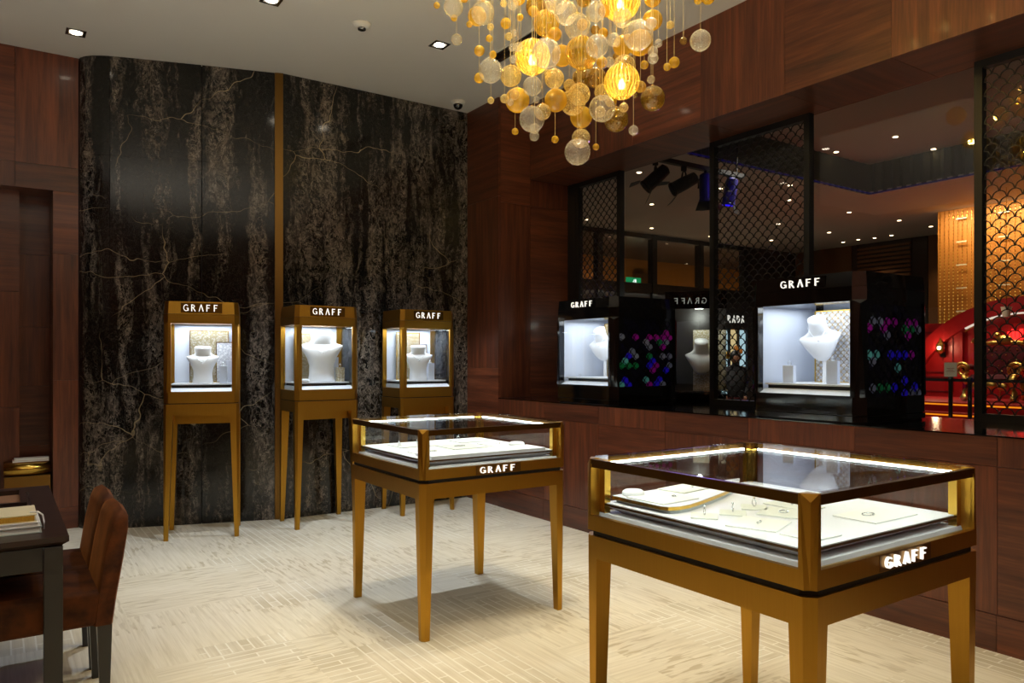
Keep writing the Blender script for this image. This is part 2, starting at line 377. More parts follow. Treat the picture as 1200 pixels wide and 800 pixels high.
def letters(word, width, height, depth, mat, parent, x0, y, z, mirror=False):
    pitch = width/(len(word)-.15); sx = pitch*.80
    for i, ch in enumerate(word):
        mb = MB()
        for pts, w_ in GLYPH[ch]: stroke(mb, pts, w_, depth, sx, height, 0, 0)
        if mirror: mb.v = [(sx-v[0], v[1], v[2]) for v in mb.v]
        mb.build('letter', mat, parent, loc=(x0+i*pitch, y, z))
def oct_(w_, d, c, ins=0): # chamfered rectangle centred on x, front edge at y=0, back at y=d
    x = w_/2-ins; y0 = ins; y1 = d-ins
    return [(-x+c, y0), (x-c, y0), (x, y0+c), (x, y1-c), (x-c, y1), (-x+c, y1), (-x, y1-c), (-x, y0+c)]
GLOBES = [(1.608,2.945,2.823,0.0144,'g'), (1.532,2.665,2.687,0.0397,'c'), (1.728,3,2.818,0.0149,'g'), (1.71,2.879,2.856,0.019,'g'), (1.624,2.587,2.658,0.0468,'c'), (1.773,2.872,2.79,0.0421,'g'), (1.694,2.808,2.71,0.0138,'g'), (1.537,2.648,2.55,0.0222,'c'), (1.801,2.804,2.724,0.0151,'l'), (1.844,2.882,2.711,0.0155,'g'), (1.767,2.732,2.57,0.0162,'g'), (1.745,2.808,2.607,0.0232,'g'), (1.596,2.485,2.384,0.0469,'c'), (1.809,2.912,2.533,0.0233,'g'), (1.81,2.816,2.404,0.0152,'l'), (1.806,2.69,2.699,0.0232,'g'), (1.789,2.612,2.746,0.0226,'c'), (1.979,2.84,2.914,0.0314,'g'), (1.941,2.776,2.792,0.0161,'g'), (1.744,2.536,2.587,0.014,'c'), (1.804,2.664,2.633,0.0164,'l'), (1.657,2.42,2.467,0.015,'c'), (1.746,2.509,2.521,0.0184,'c'), (1.665,2.428,2.427,0.015,'c'), (1.88,2.683,2.558,0.0242,'g'), (1.823,2.676,2.472,0.0456,'l'), (1.772,2.649,2.356,0.0188,'l'), (1.905,2.745,2.403,0.055,'g'), (1.836,2.67,2.392,0.0232,'l'), (1.763,2.592,2.323,0.0142,'c'), (1.842,2.544,2.514,0.0731,'R'), (1.757,2.334,2.438,0.0563,'c'), (2.055,2.811,2.883,0.0474,'d'), (1.964,2.706,2.798,0.0239,'g'), (1.996,2.652,2.733,0.0576,'r'), (1.984,2.576,2.655,0.0295,'g'), (2.093,2.665,2.616,0.048,'g'), (1.911,2.469,2.734,0.0495,'c'), (1.868,2.351,2.63,0.0459,'c'), (2.013,2.458,2.653,0.0539,'c'), (2.189,2.637,2.77,0.0252,'g'), (1.992,2.404,2.519,0.067,'r'), (1.754,2.422,2.337,0.038,'c'), (1.746,2.385,2.271,0.0134,'c'), (1.951,2.536,2.444,0.0417,'l'), (2.034,2.693,2.533,0.0176,'l'), (2.004,2.594,2.379,0.0501,'g'), (2.12,2.619,2.399,0.0572,'l'), (2.049,2.49,2.383,0.0474,'l'), (2.295,2.773,2.592,0.0448,'d'), (1.734,2.398,2.196,0.0504,'c'), (2.27,2.725,2.943,0.0361,'d'), (1.956,2.274,2.629,0.0389,'c'), (2.193,2.492,2.777,0.0262,'g'), (2.298,2.503,2.855,0.0878,'R'), (2.14,2.32,2.669,0.039,'c'), (2.374,2.378,2.837,0.0375,'g'), (2.473,2.479,2.804,0.0461,'g'), (2.138,2.149,2.584,0.022,'c'), (2.168,2.255,2.581,0.0606,'c'), (2.294,2.374,2.622,0.0554,'g'), (2.396,2.562,2.735,0.0169,'g'), (2.345,2.537,2.677,0.0466,'g'), (2.035,2.254,2.53,0.026,'c'), (2.209,2.428,2.617,0.0159,'l'), (2.425,2.668,2.688,0.0203,'d'), (2.287,2.662,2.78,0.0218,'d'), (2.242,2.555,2.715,0.023,'g'), (1.951,2.26,2.487,0.0448,'c'), (2.166,2.477,2.542,0.0241,'g'), (2.113,2.369,2.495,0.0214,'c'), (2.321,2.503,2.566,0.0517,'l'), (2.244,2.436,2.463,0.0763,'R'), (2.267,2.634,2.545,0.047,'d'), (2.179,2.253,2.371,0.0235,'r'), (2.632,2.636,2.522,0.0598,'d'), (2.166,2.138,2.507,0.0156,'c'), (2.228,2.231,2.52,0.0211,'c'), (2.151,2.153,2.448,0.0211,'c'), (2.243,2.256,2.415,0.0163,'c'), (2.453,2.349,2.729,0.017,'l'), (2.634,2.44,2.734,0.0167,'d'), (2.292,2.033,2.511,0.0412,'c'), (2.526,2.395,2.595,0.0247,'g'), (2.385,2.303,2.514,0.0166,'g'), (2.525,2.253,2.821,0.0186,'g'), (2.623,2.282,2.871,0.0305,'g'), (2.079,2.376,2.297,0.0551,'c'), (2.199,2.528,2.347,0.0245,'l'), (2.257,2.578,2.46,0.0367,'l'), (2.218,2.395,2.333,0.0202,'l'), (2.401,2.518,2.456,0.0117,'d'), (1.908,2.561,2.302,0.0344,'l'), (1.807,2.481,2.193,0.0209,'c'), (1.776,2.44,2.147,0.0199,'c'), (1.955,2.835,2.295,0.0156,'g'), (2.119,2.749,2.265,0.0169,'g'), (2.214,2.676,2.366,0.051,'g'), (2.143,2.591,2.236,0.0418,'l'), (2.011,2.454,2.123,0.0549,'c'), (2.123,2.467,2.165,0.0147,'g'), (2.431,2.678,2.394,0.0582,'d'), (2.125,2.237,2.179,0.0197,'c'), (2.042,2.548,2.438,0.0259,'l'), (2.335,2.607,2.445,0.0276,'g'), (2.15,2.844,2.913,0.0364,'d'), (1.863,2.793,2.84,0.0152,'l'), (2.445,2.503,2.601,0.0196,'g'), (2.21,2.616,2.59,0.0232,'g')]
# globes above the top of the photograph
GLOBES += [(1.76,2.17,3.221,0.0778,'R'), (2.065,1.973,2.983,0.051,'R'), (1.832,2.553,3.037,0.069,'R'), (2.355,2.521,3.208,0.0598,'R'), (1.955,2.369,3.186,0.0501,'R'), (2.165,2.747,3.186,0.0844,'R'), (1.969,3.023,3.089,0.0689,'R'), (2.25,3.012,3.233,0.0742,'g'), (1.96,2.213,3.159,0.0608,'g'), (2.021,2.277,2.838,0.0665,'l'), (2.182,2.487,3.172,0.0762,'c'), (1.761,2.393,3.171,0.0632,'g'), (2.094,2.009,2.768,0.0801,'c'), (2.381,2.285,2.936,0.0559,'c'), (2.267,2.252,3.25,0.0659,'g'), (2.466,2.443,3.115,0.0671,'g'), (2.257,2.327,3.008,0.0672,'l'), (1.623,2.578,2.887,0.0614,'l')]
# ================================================================== SETTING
GAP = .0012
def panel(parent, x0, x1, y0, y1, z0, z1, mat, name='wood_panel'):
    return MB().box(x0, x1, y0, y1, z0, z1).build(name, M[mat], parent)
floor = struct(MB().box(-2.62, 3.526, -2.3, 6.9, -.05, 0).build('floor', M['carpet']))
ceiling = struct(MB().box(-2.7, 3.95, -2.4, 7.0, ZC, ZC+.08).build('ceiling', M['ceil']))
# ---- back wall: curved marble, brass strip between its two halves
wall_back = struct(MB().prism([(.50, 6.47), (.54, 6.41), (.64, 6.315), (.80, 6.245), (1.80, 5.935), (3.56, 5.91), (3.56, 7.0), (.50, 7.0)], 0, ZC).build('wall_back', M['blackmat']))
PATH = [(.497, 6.449), (.503, 6.42), (.53, 6.370), (.575, 6.325), (.635, 6.286), (.68, 6.263), (.797, 6.222), (1.28, 6.062), (1.785, 5.905)]
def slab(pts, z0, z1):
    inner = [(x, y) for x, y in pts]; outer = []
    for i, p in enumerate(pts):
        a = Vector(pts[max(i-1, 0)]); b = Vector(pts[min(i+1, len(pts)-1)]); d = (b-a).normalized()
        outer.append((p[0]-d.y*.022, p[1]+d.x*.022))
    n = len(inner); mb = MB(); vs = [(x, y, z0+GAP) for x, y in inner]+[(x, y, z0+GAP) for x, y in outer]+[(x, y, z1-GAP) for x, y in inner]+[(x, y, z1-GAP) for x, y in outer]
    fs = []
    for i in range(n-1):
        fs += [(i, i+1, 2*n+i+1, 2*n+i), (n+i+1, n+i, 3*n+i, 3*n+i+1), (2*n+i, 2*n+i+1, 3*n+i+1, 3*n+i), (i+1, i, n+i, n+i+1)]
    fs += [(0, 2*n, 3*n, n), (n-1, 2*n-1, 4*n-1, 3*n-1)]
    o = mb.add(vs, fs).build('marble_slab', M['marble'], wall_back, smooth=False)
for z0, z1 in ((0, .46), (.46, 1.60), (1.60, 2.76), (2.76, ZC)):
    slab(PATH[:6], z0, z1); slab([(.683, 6.262), PATH[6], (1.277, 6.063)], z0, z1); slab([(1.283, 6.061), (1.785, 5.905)], z0, z1)
for z0, z1 in ((0, .46), (.46, 1.65), (1.65, 2.83), (2.83, ZC)):
    for x0, x1 in ((1.845, 2.37), (2.373, 2.95), (2.953, 3.526)): slab([(x0, 5.88), (x1, 5.88)], z0, z1)
MB().prism([(1.787, 5.9), (1.843, 5.876), (1.843, 5.92), (1.787, 5.93)], 0, ZC).build('brass_strip', M['brass'], wall_back)
# ---- left wall with niche
wl = sempty('wall_left')
def lp(x0, x1, z0, z1, m, y=6.45, t=.02): panel(wl, x0+GAP, x1-GAP, y, y+t, z0+GAP, z1-GAP, m)
for (x0, x1, z0, z1, m) in [(-.55, .10, 2.67, ZC, 'wood_hx'), (.10, .495, 2.67, ZC, 'wood_v'), (-.55, .10, 2.49, 2.67, 'wood_v'), (.10, .495, 2.49, 2.67, 'wood_hx'),
    (.331, .495, 2.03, 2.49, 'wood_hx'), (.331, .495, 1.1, 2.03, 'wood_v'), (.331, .495, .16, 1.1, 'wood_v'), (.331, .495, 0, .16, 'wood_hx'),
    (-1.2, -.55, 0, 1.2, 'wood_v'), (-1.2, -.55, 1.2, 2.4, 'wood_hx'), (-1.2, -.55, 2.4, ZC, 'wood_v'), (-1.9, -1.2, 0, 1.2, 'wood_hx'), (-1.9, -1.2, 1.2, 2.4, 'wood_v'), (-1.9, -1.2, 2.4, ZC, 'wood_hx'),
    (-2.6, -1.9, 0, 1.2, 'wood_v'), (-2.6, -1.9, 1.2, 2.4, 'wood_hx'), (-2.6, -1.9, 2.4, ZC, 'wood_v')]: lp(x0, x1, z0, z1, m)
for (x0, x1, z0, z1, m) in [(.13, .331, 0, .6, 'wood_hx'), (.13, .331, .6, 1.05, 'wood_hx'), (.13, .331, 1.05, 1.5, 'wood_v'), (.13, .331, 1.5, 2.05, 'wood_v'), (.13, .331, 2.05, 2.52, 'wood_hx')]: lp(x0, x1, z0, z1, m, 6.80)
for (z0, z1, m) in [(0, .9, 'wood_v'), (.9, 1.75, 'wood_v'), (1.75, 2.52, 'wood_hx')]: lp(-.55, .13, z0, z1, m, 6.62, .2)
panel(wl, .331, .352, 6.472, 6.82, 0, 2.49, 'wood_v', 'niche_jamb'); panel(wl, -.57, -.55, 6.45, 6.82, 0, 2.49, 'wood_v', 'niche_jamb'); panel(wl, -.55, .331, 6.472, 6.82, 2.492, 2.52, 'wood_hx', 'niche_head')
MB().box(-2.7, .5, 6.83, 6.95, 0, ZC).build('backing', M['blackmat'], wl)
# ---- right wall: column, dado, ledge, bulkhead, soffit
wr = sempty('wall_right')
for z0, z1, m in [(0, .158, 'wood_hy'), (.158, 1.18, 'wood_hy'), (1.18, 2.65, 'wood_v'), (2.65, ZC, 'wood_hy')]:
    panel(wr, 3.526, 3.55, 5.365+GAP, 5.88, z0+GAP, z1-GAP, m)
MB().box(3.55, 4.34, 5.385, 5.6, 0, ZC).build('column_core', M['blackmat'], wr)
for x0, x1, z0, z1, m in [(3.552, 3.86, 2.60, ZC, 'wood_hx'), (3.552, 3.86, .925, 2.60, 'wood_v'), (3.862, 4.30, 2.60, 2.83, 'wood_v'), (3.862, 4.30, .925, 2.60, 'wood_hx')]:
    panel(wr, x0, x1-GAP, 5.365, 5.384, z0+GAP, z1-GAP, m)
MOD = [5.365-.647*k for k in range(12)]
for k in range(11):
    y1, y0 = MOD[k]-GAP, MOD[k+1]+GAP; a, b = (('wood_v', 'wood_hy') if k % 2 == 0 else ('wood_hy', 'wood_v'))
    panel(wr, 3.526, 3.545, y0, y1, .792+GAP, .919, a)                       # fascia
    panel(wr, 3.527, 3.545, y0, y1, .158+GAP, .792-GAP, b)                   # dado panel
    panel(wr, 3.520, 3.545, y0, y1, 0, .158-GAP, 'wood_hy', 'skirting_board')
    panel(wr, 3.86, 3.88, y0, y1, 2.83, ZC, 'wood_v' if k % 2 else 'wood_hy')  # bulkhead
    panel(wr, 3.88+GAP, 4.36, y0, y1, 2.832, 2.85, 'wood_hy' if k % 2 else 'wood_hx', 'soffit_panel')
MB().box(3.545, 4.42, -1.75, 5.364, 0, .9).build('ledge_core', M['blackmat'], wr)
MB().box(3.524, 4.40, -1.75, 5.364, .919, .925).build('ledge_top', M['black'], wr)
MB().box(3.882, 4.42, -1.75, 5.38, 2.86, ZC).build('bulkhead_core', M['blackmat'], wr)
# ---- walls behind and left of the camera (seen only in reflections)
wf = sempty('wall_front')
for k in range(10):
    x0 = -2.6+k*.65
    for j, (z0, z1) in enumerate(((0, 1.2), (1.2, 2.4), (2.4, ZC))): panel(wf, x0+GAP, min(x0+.65, 4.4)-GAP, -1.78, -1.76, z0+GAP, z1-GAP, 'wood_v' if (k+j) % 2 else 'wood_hx')
ws = sempty('wall_side')
for k in range(13):
    y0 = -1.75+k*.66
    for j, (z0, z1) in enumerate(((0, 1.2), (1.2, 2.4), (2.4, ZC))): panel(ws, -2.62, -2.60, y0+GAP, min(y0+.66, 6.83)-GAP, z0+GAP, z1-GAP, 'wood_v' if (k+j) % 2 else 'wood_hy')
# ---- window: framed fish-scale screens and clear panes
def scales(mb, u0, u1, v0, v1, wd, th, fn, dep):
    r = wd/2; row = 0; v = v0-r
    while v < v1:
        u = u0-wd + (r if row % 2 else 0)
        while u < u1+wd:
            pts = [(u+r*math.cos(math.pi*i/8), v+r*math.sin(math.pi*i/8)) for i in range(9)]
            for (a, b) in zip(pts[:-1], pts[1:]):
                if min(a[0], b[0]) < u0 or max(a[0], b[0]) > u1 or min(a[1], b[1]) < v0 or max(a[1], b[1]) > v1: continue
                def rad(p, rr): 
                    d = math.hypot(p[0]-u, p[1]-v) or 1; return (u+(p[0]-u)*rr/d, v+(p[1]-v)*rr/d)
                q = [rad(a, r), rad(b, r), rad(b, r-th), rad(a, r-th)]
                mb.add([fn(*p, 0) for p in q]+[fn(*p, dep) for p in q], [(0, 1, 2, 3), (7, 6, 5, 4), (0, 4, 5, 1), (1, 5, 6, 2), (2, 6, 7, 3), (3, 7, 4, 0)])
            u += wd
        v += r; row += 1
    return mb
win = sempty('window_1')
def screen(y0, y1):
    for a, b in ((y0, y0+.04), (y1-.04, y1)): MB().box(4.285, 4.335, a, b, .925, 2.832).build('screen_stile', M['blackmat'], win)
    for a, b in ((.925, .965), (2.792, 2.832)): MB().box(4.285, 4.335, y0+.04, y1-.04, a, b).build('screen_rail', M['blackmat'], win)
    stuff(scales(MB(), y0+.04, y1-.04, .965, 2.792, .073, .005, lambda u, v, d: (4.30+d, u, v), .006).build('scale_lattice', M['blackmat'], win))
screen(4.673, 5.257); screen(2.899, 3.716); screen(1.03, 1.915); screen(-.9, -.0)
for a, b in ((5.257, 5.364),): MB().box(4.28, 4.335, a, b, .925, 2.832).build('window_frame', M['blackmat'], win)
for a, b in ((3.72, 4.67), (1.92, 2.895), (4.68, 5.25), (2.90, 3.71), (1.04, 1.91), (.0, 1.025), (-1.75, -.0)):
    MB().box(4.34, 4.346, a, b, .927, 2.83).build('glass_pane', M['glass_win'], win)
# ---- ceiling fittings
def downlight(x, y, label, group, z=ZC, m='lamp'):
    t = thing('downlight', label, 'light', (x, y, z), 0, group)
    mb = MB()
    for a, b, c, d in ((-.06, .06, -.06, -.042), (-.06, .06, .042, .06), (-.06, -.042, -.042, .042), (.042, .06, -.042, .042)): mb.box(a, b, c, d, -.004, 0)
    mb.build('trim_frame', M['chrome'], t)
    MB().lathe([(.036, -.0035), (.036, -.0005)], 20).build('lamp_disc', M[m], t)
    return t
names = {0: 'small square recessed downlight in the ceiling corner above the curved marble', 1: 'square recessed downlight at the top edge of the photo above the brass strip', 2: 'square recessed downlight in the ceiling just left of the amber chandelier'}
for i, (x, y, p, s) in enumerate(DL):
    if i in names: downlight(x, y, names[i], 'recessed downlights of the shop ceiling')
sd = thing('smoke_detector', 'pale round smoke detector on the ceiling between two downlights', 'detector', (2.008, 4.718, ZC))
MB().lathe([(.062, 0), (.060, -.008), (.046, -.026), (.030, -.030)][::-1], 24).build('body', M['ceil'], sd, True)
MB().lathe([(.026, -.040), (.028, -.030)], 16).build('sensor', M['chrome'], sd, True)
cc = thing('security_camera', 'small black dome security camera in the ceiling corner by the marble', 'camera', (3.30, 5.66, ZC))
MB().lathe([(.055, -.03), (.062, 0)], 24).build('base', M['ceil'], cc, True)
MB().sphere((0, 0, -.03), .042, 16, 10).build('dome', M['black'], cc, True)
vt = thing('ceiling_vent', 'dark slotted linear air vent in the ceiling behind the chandelier', 'vent', (3.07, 4.40, ZC))
mb = MB().box(-.075, -.06, -.35, .35, -.006, 0).box(.06, .075, -.35, .35, -.006, 0).box(-.06, .06, -.35, -.335, -.006, 0).box(-.06, .06, .335, .35, -.006, 0)
mb.build('frame', M['ceil'], vt); MB().box(-.06, .06, -.335, .335, -.002, -.0005).build('backing', M['blackmat'], vt)
for k in range(3): MB().box(-.042+k*.035, -.028+k*.035, -.335, .335, -.006, -.002).build('slat', M['chrome'], vt)

# ================================================================== SHOWCASES
def loft_post(mb, sx, sy, x, y, z0, z1, c): # chamfered faceted corner post at (x,y); sx, sy point inward
    A = lambda z, q: (x+sx*q, y, z); Bq = lambda z, q: (x, y+sy*q, z)
    k1, k2 = c*.30, c*.42
    P1 = (x+sx*k1, y+sy*k1, z1-.020); P2 = (x+sx*k2, y+sy*k2, z0)
    it = (x+sx*(c+.006), y+sy*(c+.006)); 
    vs = [A(z1, c), Bq(z1, c), P1, A(z0, c*.7), Bq(z0, c*.7), P2, (it[0], y, z1), (it[0], y, z0), (x, it[1], z1), (x, it[1], z0), (it[0], it[1], z1), (it[0], it[1], z0)]
    fs = [(0, 1, 2), (0, 2, 5, 3), (1, 4, 5, 2), (6, 0, 3, 7), (1, 8, 9, 4), (6, 7, 11, 10), (8, 10, 11, 9), (0, 6, 10, 8, 1), (3, 5, 4, 9, 11, 7)]
    if sx*sy < 0: fs = [f[::-1] for f in fs]
    return mb.add(vs, fs)
def leg_mb(x, y, sx, sy, z1, wt, wb, c, ins=0.0): # tapered chamfered leg, outer corner at (x,y)
    def ring(z, w_, o, cc):
        px, py = x+sx*o, y+sy*o
        q = [(px+sx*cc, py), (px+sx*w_, py), (px+sx*w_, py+sy*w_), (px, py+sy*w_), (px, py+sy*cc)]
        if sx*sy < 0: q = q[::-1]
        return [(a, b, z) for a, b in q]
    return MB().loft([ring(0, wb, ins, c*.5), ring(z1*.9, wt, 0, c), ring(z1, wt, 0, c)])
def bust_mb(H, secs, cap=True):
    mb = MB(); rings = []
    for z, hw, hd, dy, tilt in secs:
        rings.append([(hw*H*math.cos(2*math.pi*k/24), dy*H+hd*H*math.sin(2*math.pi*k/24), z*H+tilt*H*math.sin(2*math.pi*k/24)) for k in range(24)])
    return mb.loft(rings)
HOUR = [(0, .27, .17, 0, 0), (.015, .27, .17, 0, 0), (.15, .245, .15, 0, 0), (.32, .24, .15, 0, 0), (.48, .29, .16, 0, 0), (.62, .37, .16, 0, 0), (.70, .42, .13, .01, 0), (.735, .425, .10, .02, 0), (.755, .34, .10, .02, 0), (.79, .24, .115, .01, 0), (.84, .205, .125, 0, .0), (.93, .215, .14, -.01, .01), (.975, .225, .15, -.01, .02), (1.0, .20, .13, -.01, .025)]
PEAR = [(0, .04, .03, 0, 0), (.02, .11, .06, -.01, 0), (.10, .20, .10, -.02, 0), (.24, .29, .13, -.02, 0), (.40, .38, .13, -.01, 0), (.52, .45, .11, .02, 0), (.575, .47, .085, .05, 0), (.61, .42, .09, .06, .01), (.65, .32, .10, .06, .02), (.70, .245, .11, .05, .03), (.78, .205, .125, .04, .04), (.90, .195, .14, .02, .06), (1.0, .20, .15, .0, .08)]
def bust(label, H, parent_loc, rz, secs=HOUR, group='white jewellery busts'):
    t = thing('jewellery_bust', label, 'bust', parent_loc, rz, group)
    bust_mb(H, secs).build('torso', M['bust'], t, True)
    return t
def necklace(label, H, loc, rz, drop=.42, rad=.23, d0=.16):
    t = thing('necklace', label, 'necklace', loc, rz, 'diamond necklaces on busts')
    pts = []
    for k in range(24):
        a = 2*math.pi*k/24; f = max(0, -math.sin(a))
        pts.append((rad*H*math.cos(a)*(1-.25*f), (d0+.03*f)*H*math.sin(a)-.004, H*(.82-drop*f**1.6*.55)))
    MB().tube(pts, .0016, 5, True).build('chain', M['diamond'], t, True)
    mz = min(p[2] for p in pts); my = min(p[1] for p in pts)
    MB().sphere((0, my-.003, mz-.006), .006, 8, 6).build('pendant', M['diamond'], t, True)
    return t
def block(label, w_, d, h, loc, rz, mat='back_panel'):
    o = MB().box(-w_/2, w_/2, -d/2, d/2, 0, h).build('display_block', M[mat], None, bevel=.0015)
    o.location = loc; o.rotation_euler = (0, 0, rz); return tag(o, label, 'block', 'display blocks in the showcases')
def mesh_panel(label, w_, h, loc, rz, fine=True, line='gold'):
    t = thing('mesh_panel', label, 'panel', loc, rz, 'decorative mesh panels in the showcases')
    mb = MB()
    for a, b, c, d in ((-w_/2, -w_/2+.005, 0, h), (w_/2-.005, w_/2, 0, h), (-w_/2, w_/2, 0, .005), (-w_/2, w_/2, h-.005, h)): mb.box(a, b, -.004, .004, c, d)
    mb.build('frame', M['gold'], t)
    MB().box(-w_/2+.004, w_/2-.004, .001, .003, .004, h-.004).build('backing', M['mesh_gold' if fine else 'mesh_pale'], t)
    stuff(scales(MB(), -w_/2+.005, w_/2-.005, .005, h-.005, .016 if fine else .036, .0007 if fine else .0020, lambda u, v, d: (u, -.002-d, v), .002).build('scale_mesh', M[line], t))
    return t
def ring(label, loc, rz, r=.010, group='diamond rings in the showcases'):
    t = thing('ring', label, 'ring', loc, rz, group)
    MB().tube([(r*math.cos(2*math.pi*k/16), 0, r+.001+r*math.sin(2*math.pi*k/16)) for k in range(16)], .0014, 5, True).build('band', M['diamond'], t, True)
    MB().lathe([(.0006, -.004), (.0045, .0005), (.003, .0025)], 8, (0, 0, 2*r+.0045)).build('stone', M['diamond'], t)
    return t
def head(t, w_, d, c, z0, zo0, zo1, zc, z1, fr, ms, mpost, word_w, word_h, sides):
    """showcase box: base rail, posts, top frame, crown with lettering, panes, inner floor"""
    MB().prism(oct_(w_, d, c), z0, zo0).build('base_frame', M[ms], t)
    MB().prism(oct_(w_, d, c), zo1, zc).build('top_frame', M[ms], t)
    MB().loft([[(x, y, zc+.002) for x, y in oct_(w_, d, c)], [(x, y, z1) for x, y in oct_(w_, d, c*.9, .007)]]).build('crown', M[ms], t)
    h = w_/2
    for sx, sy, x, y in ((1, 1, -h, 0), (-1, 1, h, 0), (1, -1, -h, d), (-1, -1, h, d)):
        loft_post(MB(), sx, sy, x, y, zo0, zo1, c).build('corner_post', M[mpost], t)
    mb = MB()                                                        # proud frame round the front pane
    for a, b, e, f in ((-h+c, -h+c+fr, zo0, zo1), (h-c-fr, h-c, zo0, zo1), (-h+c+fr, h-c-fr, zo0, zo0+.006), (-h+c+fr, h-c-fr, zo1-.006, zo1)): mb.box(a, b, .002, .014, e, f)
    mb.build('pane_frame', M[ms], t)
    MB().box(-h+c+.002, h-c-.002, .016, .020, zo0+.001, zo1-.001).build('front_pane', M['glass'], t)
    MB().box(-h+c+.006, h-c-.006, d-.022, d-.014, zo0, zo1).build('back_panel', M['back_panel'], t)
    for s in (-1, 1):
        x = s*(h-.012)
        if sides == 'glass': MB().box(x-.002, x+.002, c+.002, d-c-.002, zo0+.001, zo1-.001).build('side_pane', M['glass'], t)
    # lit floor and riser
    MB().add([(-h+c, .022, zo0), (h-c, .022, zo0), (h-c, d-.024, zo0), (-h+c, d-.024, zo0), (-h+c, .022, zo0+.004), (h-c, .022, zo0+.004), (h-c, .080, zo0+.030), (-h+c, .080, zo0+.030), (h-c, d-.024, zo0+.030), (-h+c, d-.024, zo0+.030)], [(0, 1, 5, 4), (4, 5, 6, 7), (7, 6, 8, 9), (3, 2, 1, 0), (1, 2, 8, 6, 5), (0, 4, 7, 9, 3), (2, 3, 9, 8)]).build('display_floor', M['white_satin'], t)
    MB().box(-h+c+.015, h-c-.03, .09, d-.03, zo0+.030, zo0+.050).build('riser_foot', M['shadow_gap'], t)
    MB().box(-h+c+.005, h-c-.015, .075, d-.026, zo0+.050, zo0+.059).build('riser_board', M['white_satin'], t)
    # lettering
    zc2 = (zc+z1)/2; 
    p = MB().box(-word_w*.57, word_w*.57, -.001, .012, zc2-word_h*.72, zc2+word_h*.72).build('sign_plate', M['bronze_dark' if ms == 'bronze' else 'black'], t)
    letters('GRAFF', word_w, word_h, .006, M['letter'], p, -word_w/2, -.0015, zc2-word_h/2)
def gold_case(label, loc, rz):
    W, D, C = .49, .39, .030
    t = thing('tall_showcase', label, 'showcase', loc, rz, 'bronze tall showcases along the marble wall')
    head(t, W, D, C, .948, 1.022, 1.509, 1.566, 1.655, .018, 'bronze', 'bronze', .235, .047, 'glass')
    h = W/2
    MB().prism(oct_(W-.012, D-.012, C), .942, .948).build('seam', M['shadow_gap'], t, loc=(0, .006, 0))
    for s, (x, y, sx, sy) in enumerate(((-h, 0, 1, 1), (h, 0, -1, 1), (-h, D, 1, -1), (h, D, -1, -1))):
        leg_mb(x, y, sx, sy, .942, .060, .030, .018).build('leg', M['bronze'], t)
    MB().box(-h+.06, h-.06, 0, .018, .862, .942).build('apron', M['bronze'], t); MB().box(-h+.06, h-.06, D-.018, D, .862, .942).build('apron', M['bronze'], t)
    for s in (-1, 1): MB().box(s*h-(.018 if s > 0 else 0), s*h+(.018 if s < 0 else 0), .06, D-.06, .862, .942).build('apron', M['bronze'], t)
    MB().box(-h+.05, h-.05, .07, .09, .800, .942).build('inner_rail', M['bronze'], t)
    area((0, D/2-.01, 1.505), W-.10, D-.12, 3.4, (0, 0, 0), COOL, 'showcase_light', t)
    return t
gs = [((1.172, 5.553, 0), R(-15.9)), ((2.047, 5.45, 0), 0), ((2.902, 5.45, 0), 0)]
gl = ['leftmost bronze tall showcase turned slightly, standing before the curved marble', 'middle bronze tall showcase right of the vertical brass strip', 'rightmost bronze tall showcase by the wooden column, partly behind the counter']
def wpt(i, x, y, z):
    (l, r) = gs[i]; return (l[0]+x*math.cos(r)-y*math.sin(r), l[1]+x*math.sin(r)+y*math.cos(r), z)
for i in range(3): gold_case(gl[i], *gs[i])
ZR = 1.0812
bust('white hourglass necklace bust on the riser of the leftmost tall showcase', .262, wpt(0, -.005, .20, ZR), gs[0][1])
necklace('fine pendant necklace on the bust in the leftmost tall showcase', .262, wpt(0, -.005, .20, ZR), gs[0][1])
mesh_panel('large gold speckled mesh panel behind the bust in the leftmost tall showcase', .27, .385, wpt(0, .03, .33, ZR), gs[0][1])
mesh_panel('small white mesh panel right of the bust in the leftmost tall showcase', .115, .30, wpt(0, .135, .295, ZR), gs[0][1], False, 'white_satin')
block('pale grey block carrying a ring in the leftmost tall showcase', .05, .05, .125, wpt(0, .135, .15, ZR), gs[0][1])
block('taller pale block behind the ring block in the leftmost tall showcase', .05, .05, .165, wpt(0, .178, .225, ZR), gs[0][1])
ring('ring on the pale grey block of the leftmost tall showcase', wpt(0, .135, .15, ZR+.125), gs[0][1])
bust('large white necklace bust filling the middle tall showcase', .385, wpt(1, .025, .20, ZR), R(-14))
necklace('fine pendant necklace on the large bust of the middle tall showcase', .385, wpt(1, .025, .20, ZR), R(-14))
mesh_panel('gold speckled mesh panel behind the large bust of the middle tall showcase', .26, .375, wpt(1, -.02, .33, ZR), 0)
block('small speckled block right of the large bust in the middle tall showcase', .055, .05, .11, wpt(1, .155, .15, ZR), 0, 'mesh_gold')
block('pale grey block at the back right of the middle tall showcase', .06, .05, .19, wpt(1, .15, .27, ZR), 0)
ring('ring on the speckled block of the middle tall showcase', wpt(1, .155, .15, ZR+.11), 0)
o = MB().lathe([(.045, 0), (.05, .006), (.048, .018), (.03, .024)], 24).build('display_puck', M['white_satin'], None, True); o.location = wpt(1, -.15, .12, ZR); tag(o, 'white round puck at the front left of the middle tall showcase', 'puck', 'white display pucks')
bust('white hourglass necklace bust at the left of the rightmost tall showcase', .285, wpt(2, -.01, .17, ZR), R(-18))
necklace('fine pendant necklace on the bust of the rightmost tall showcase', .285, wpt(2, -.01, .17, ZR), R(-18))
mesh_panel('gold speckled mesh panel behind the bust of the rightmost tall showcase', .22, .40, wpt(2, -.02, .335, ZR), 0)
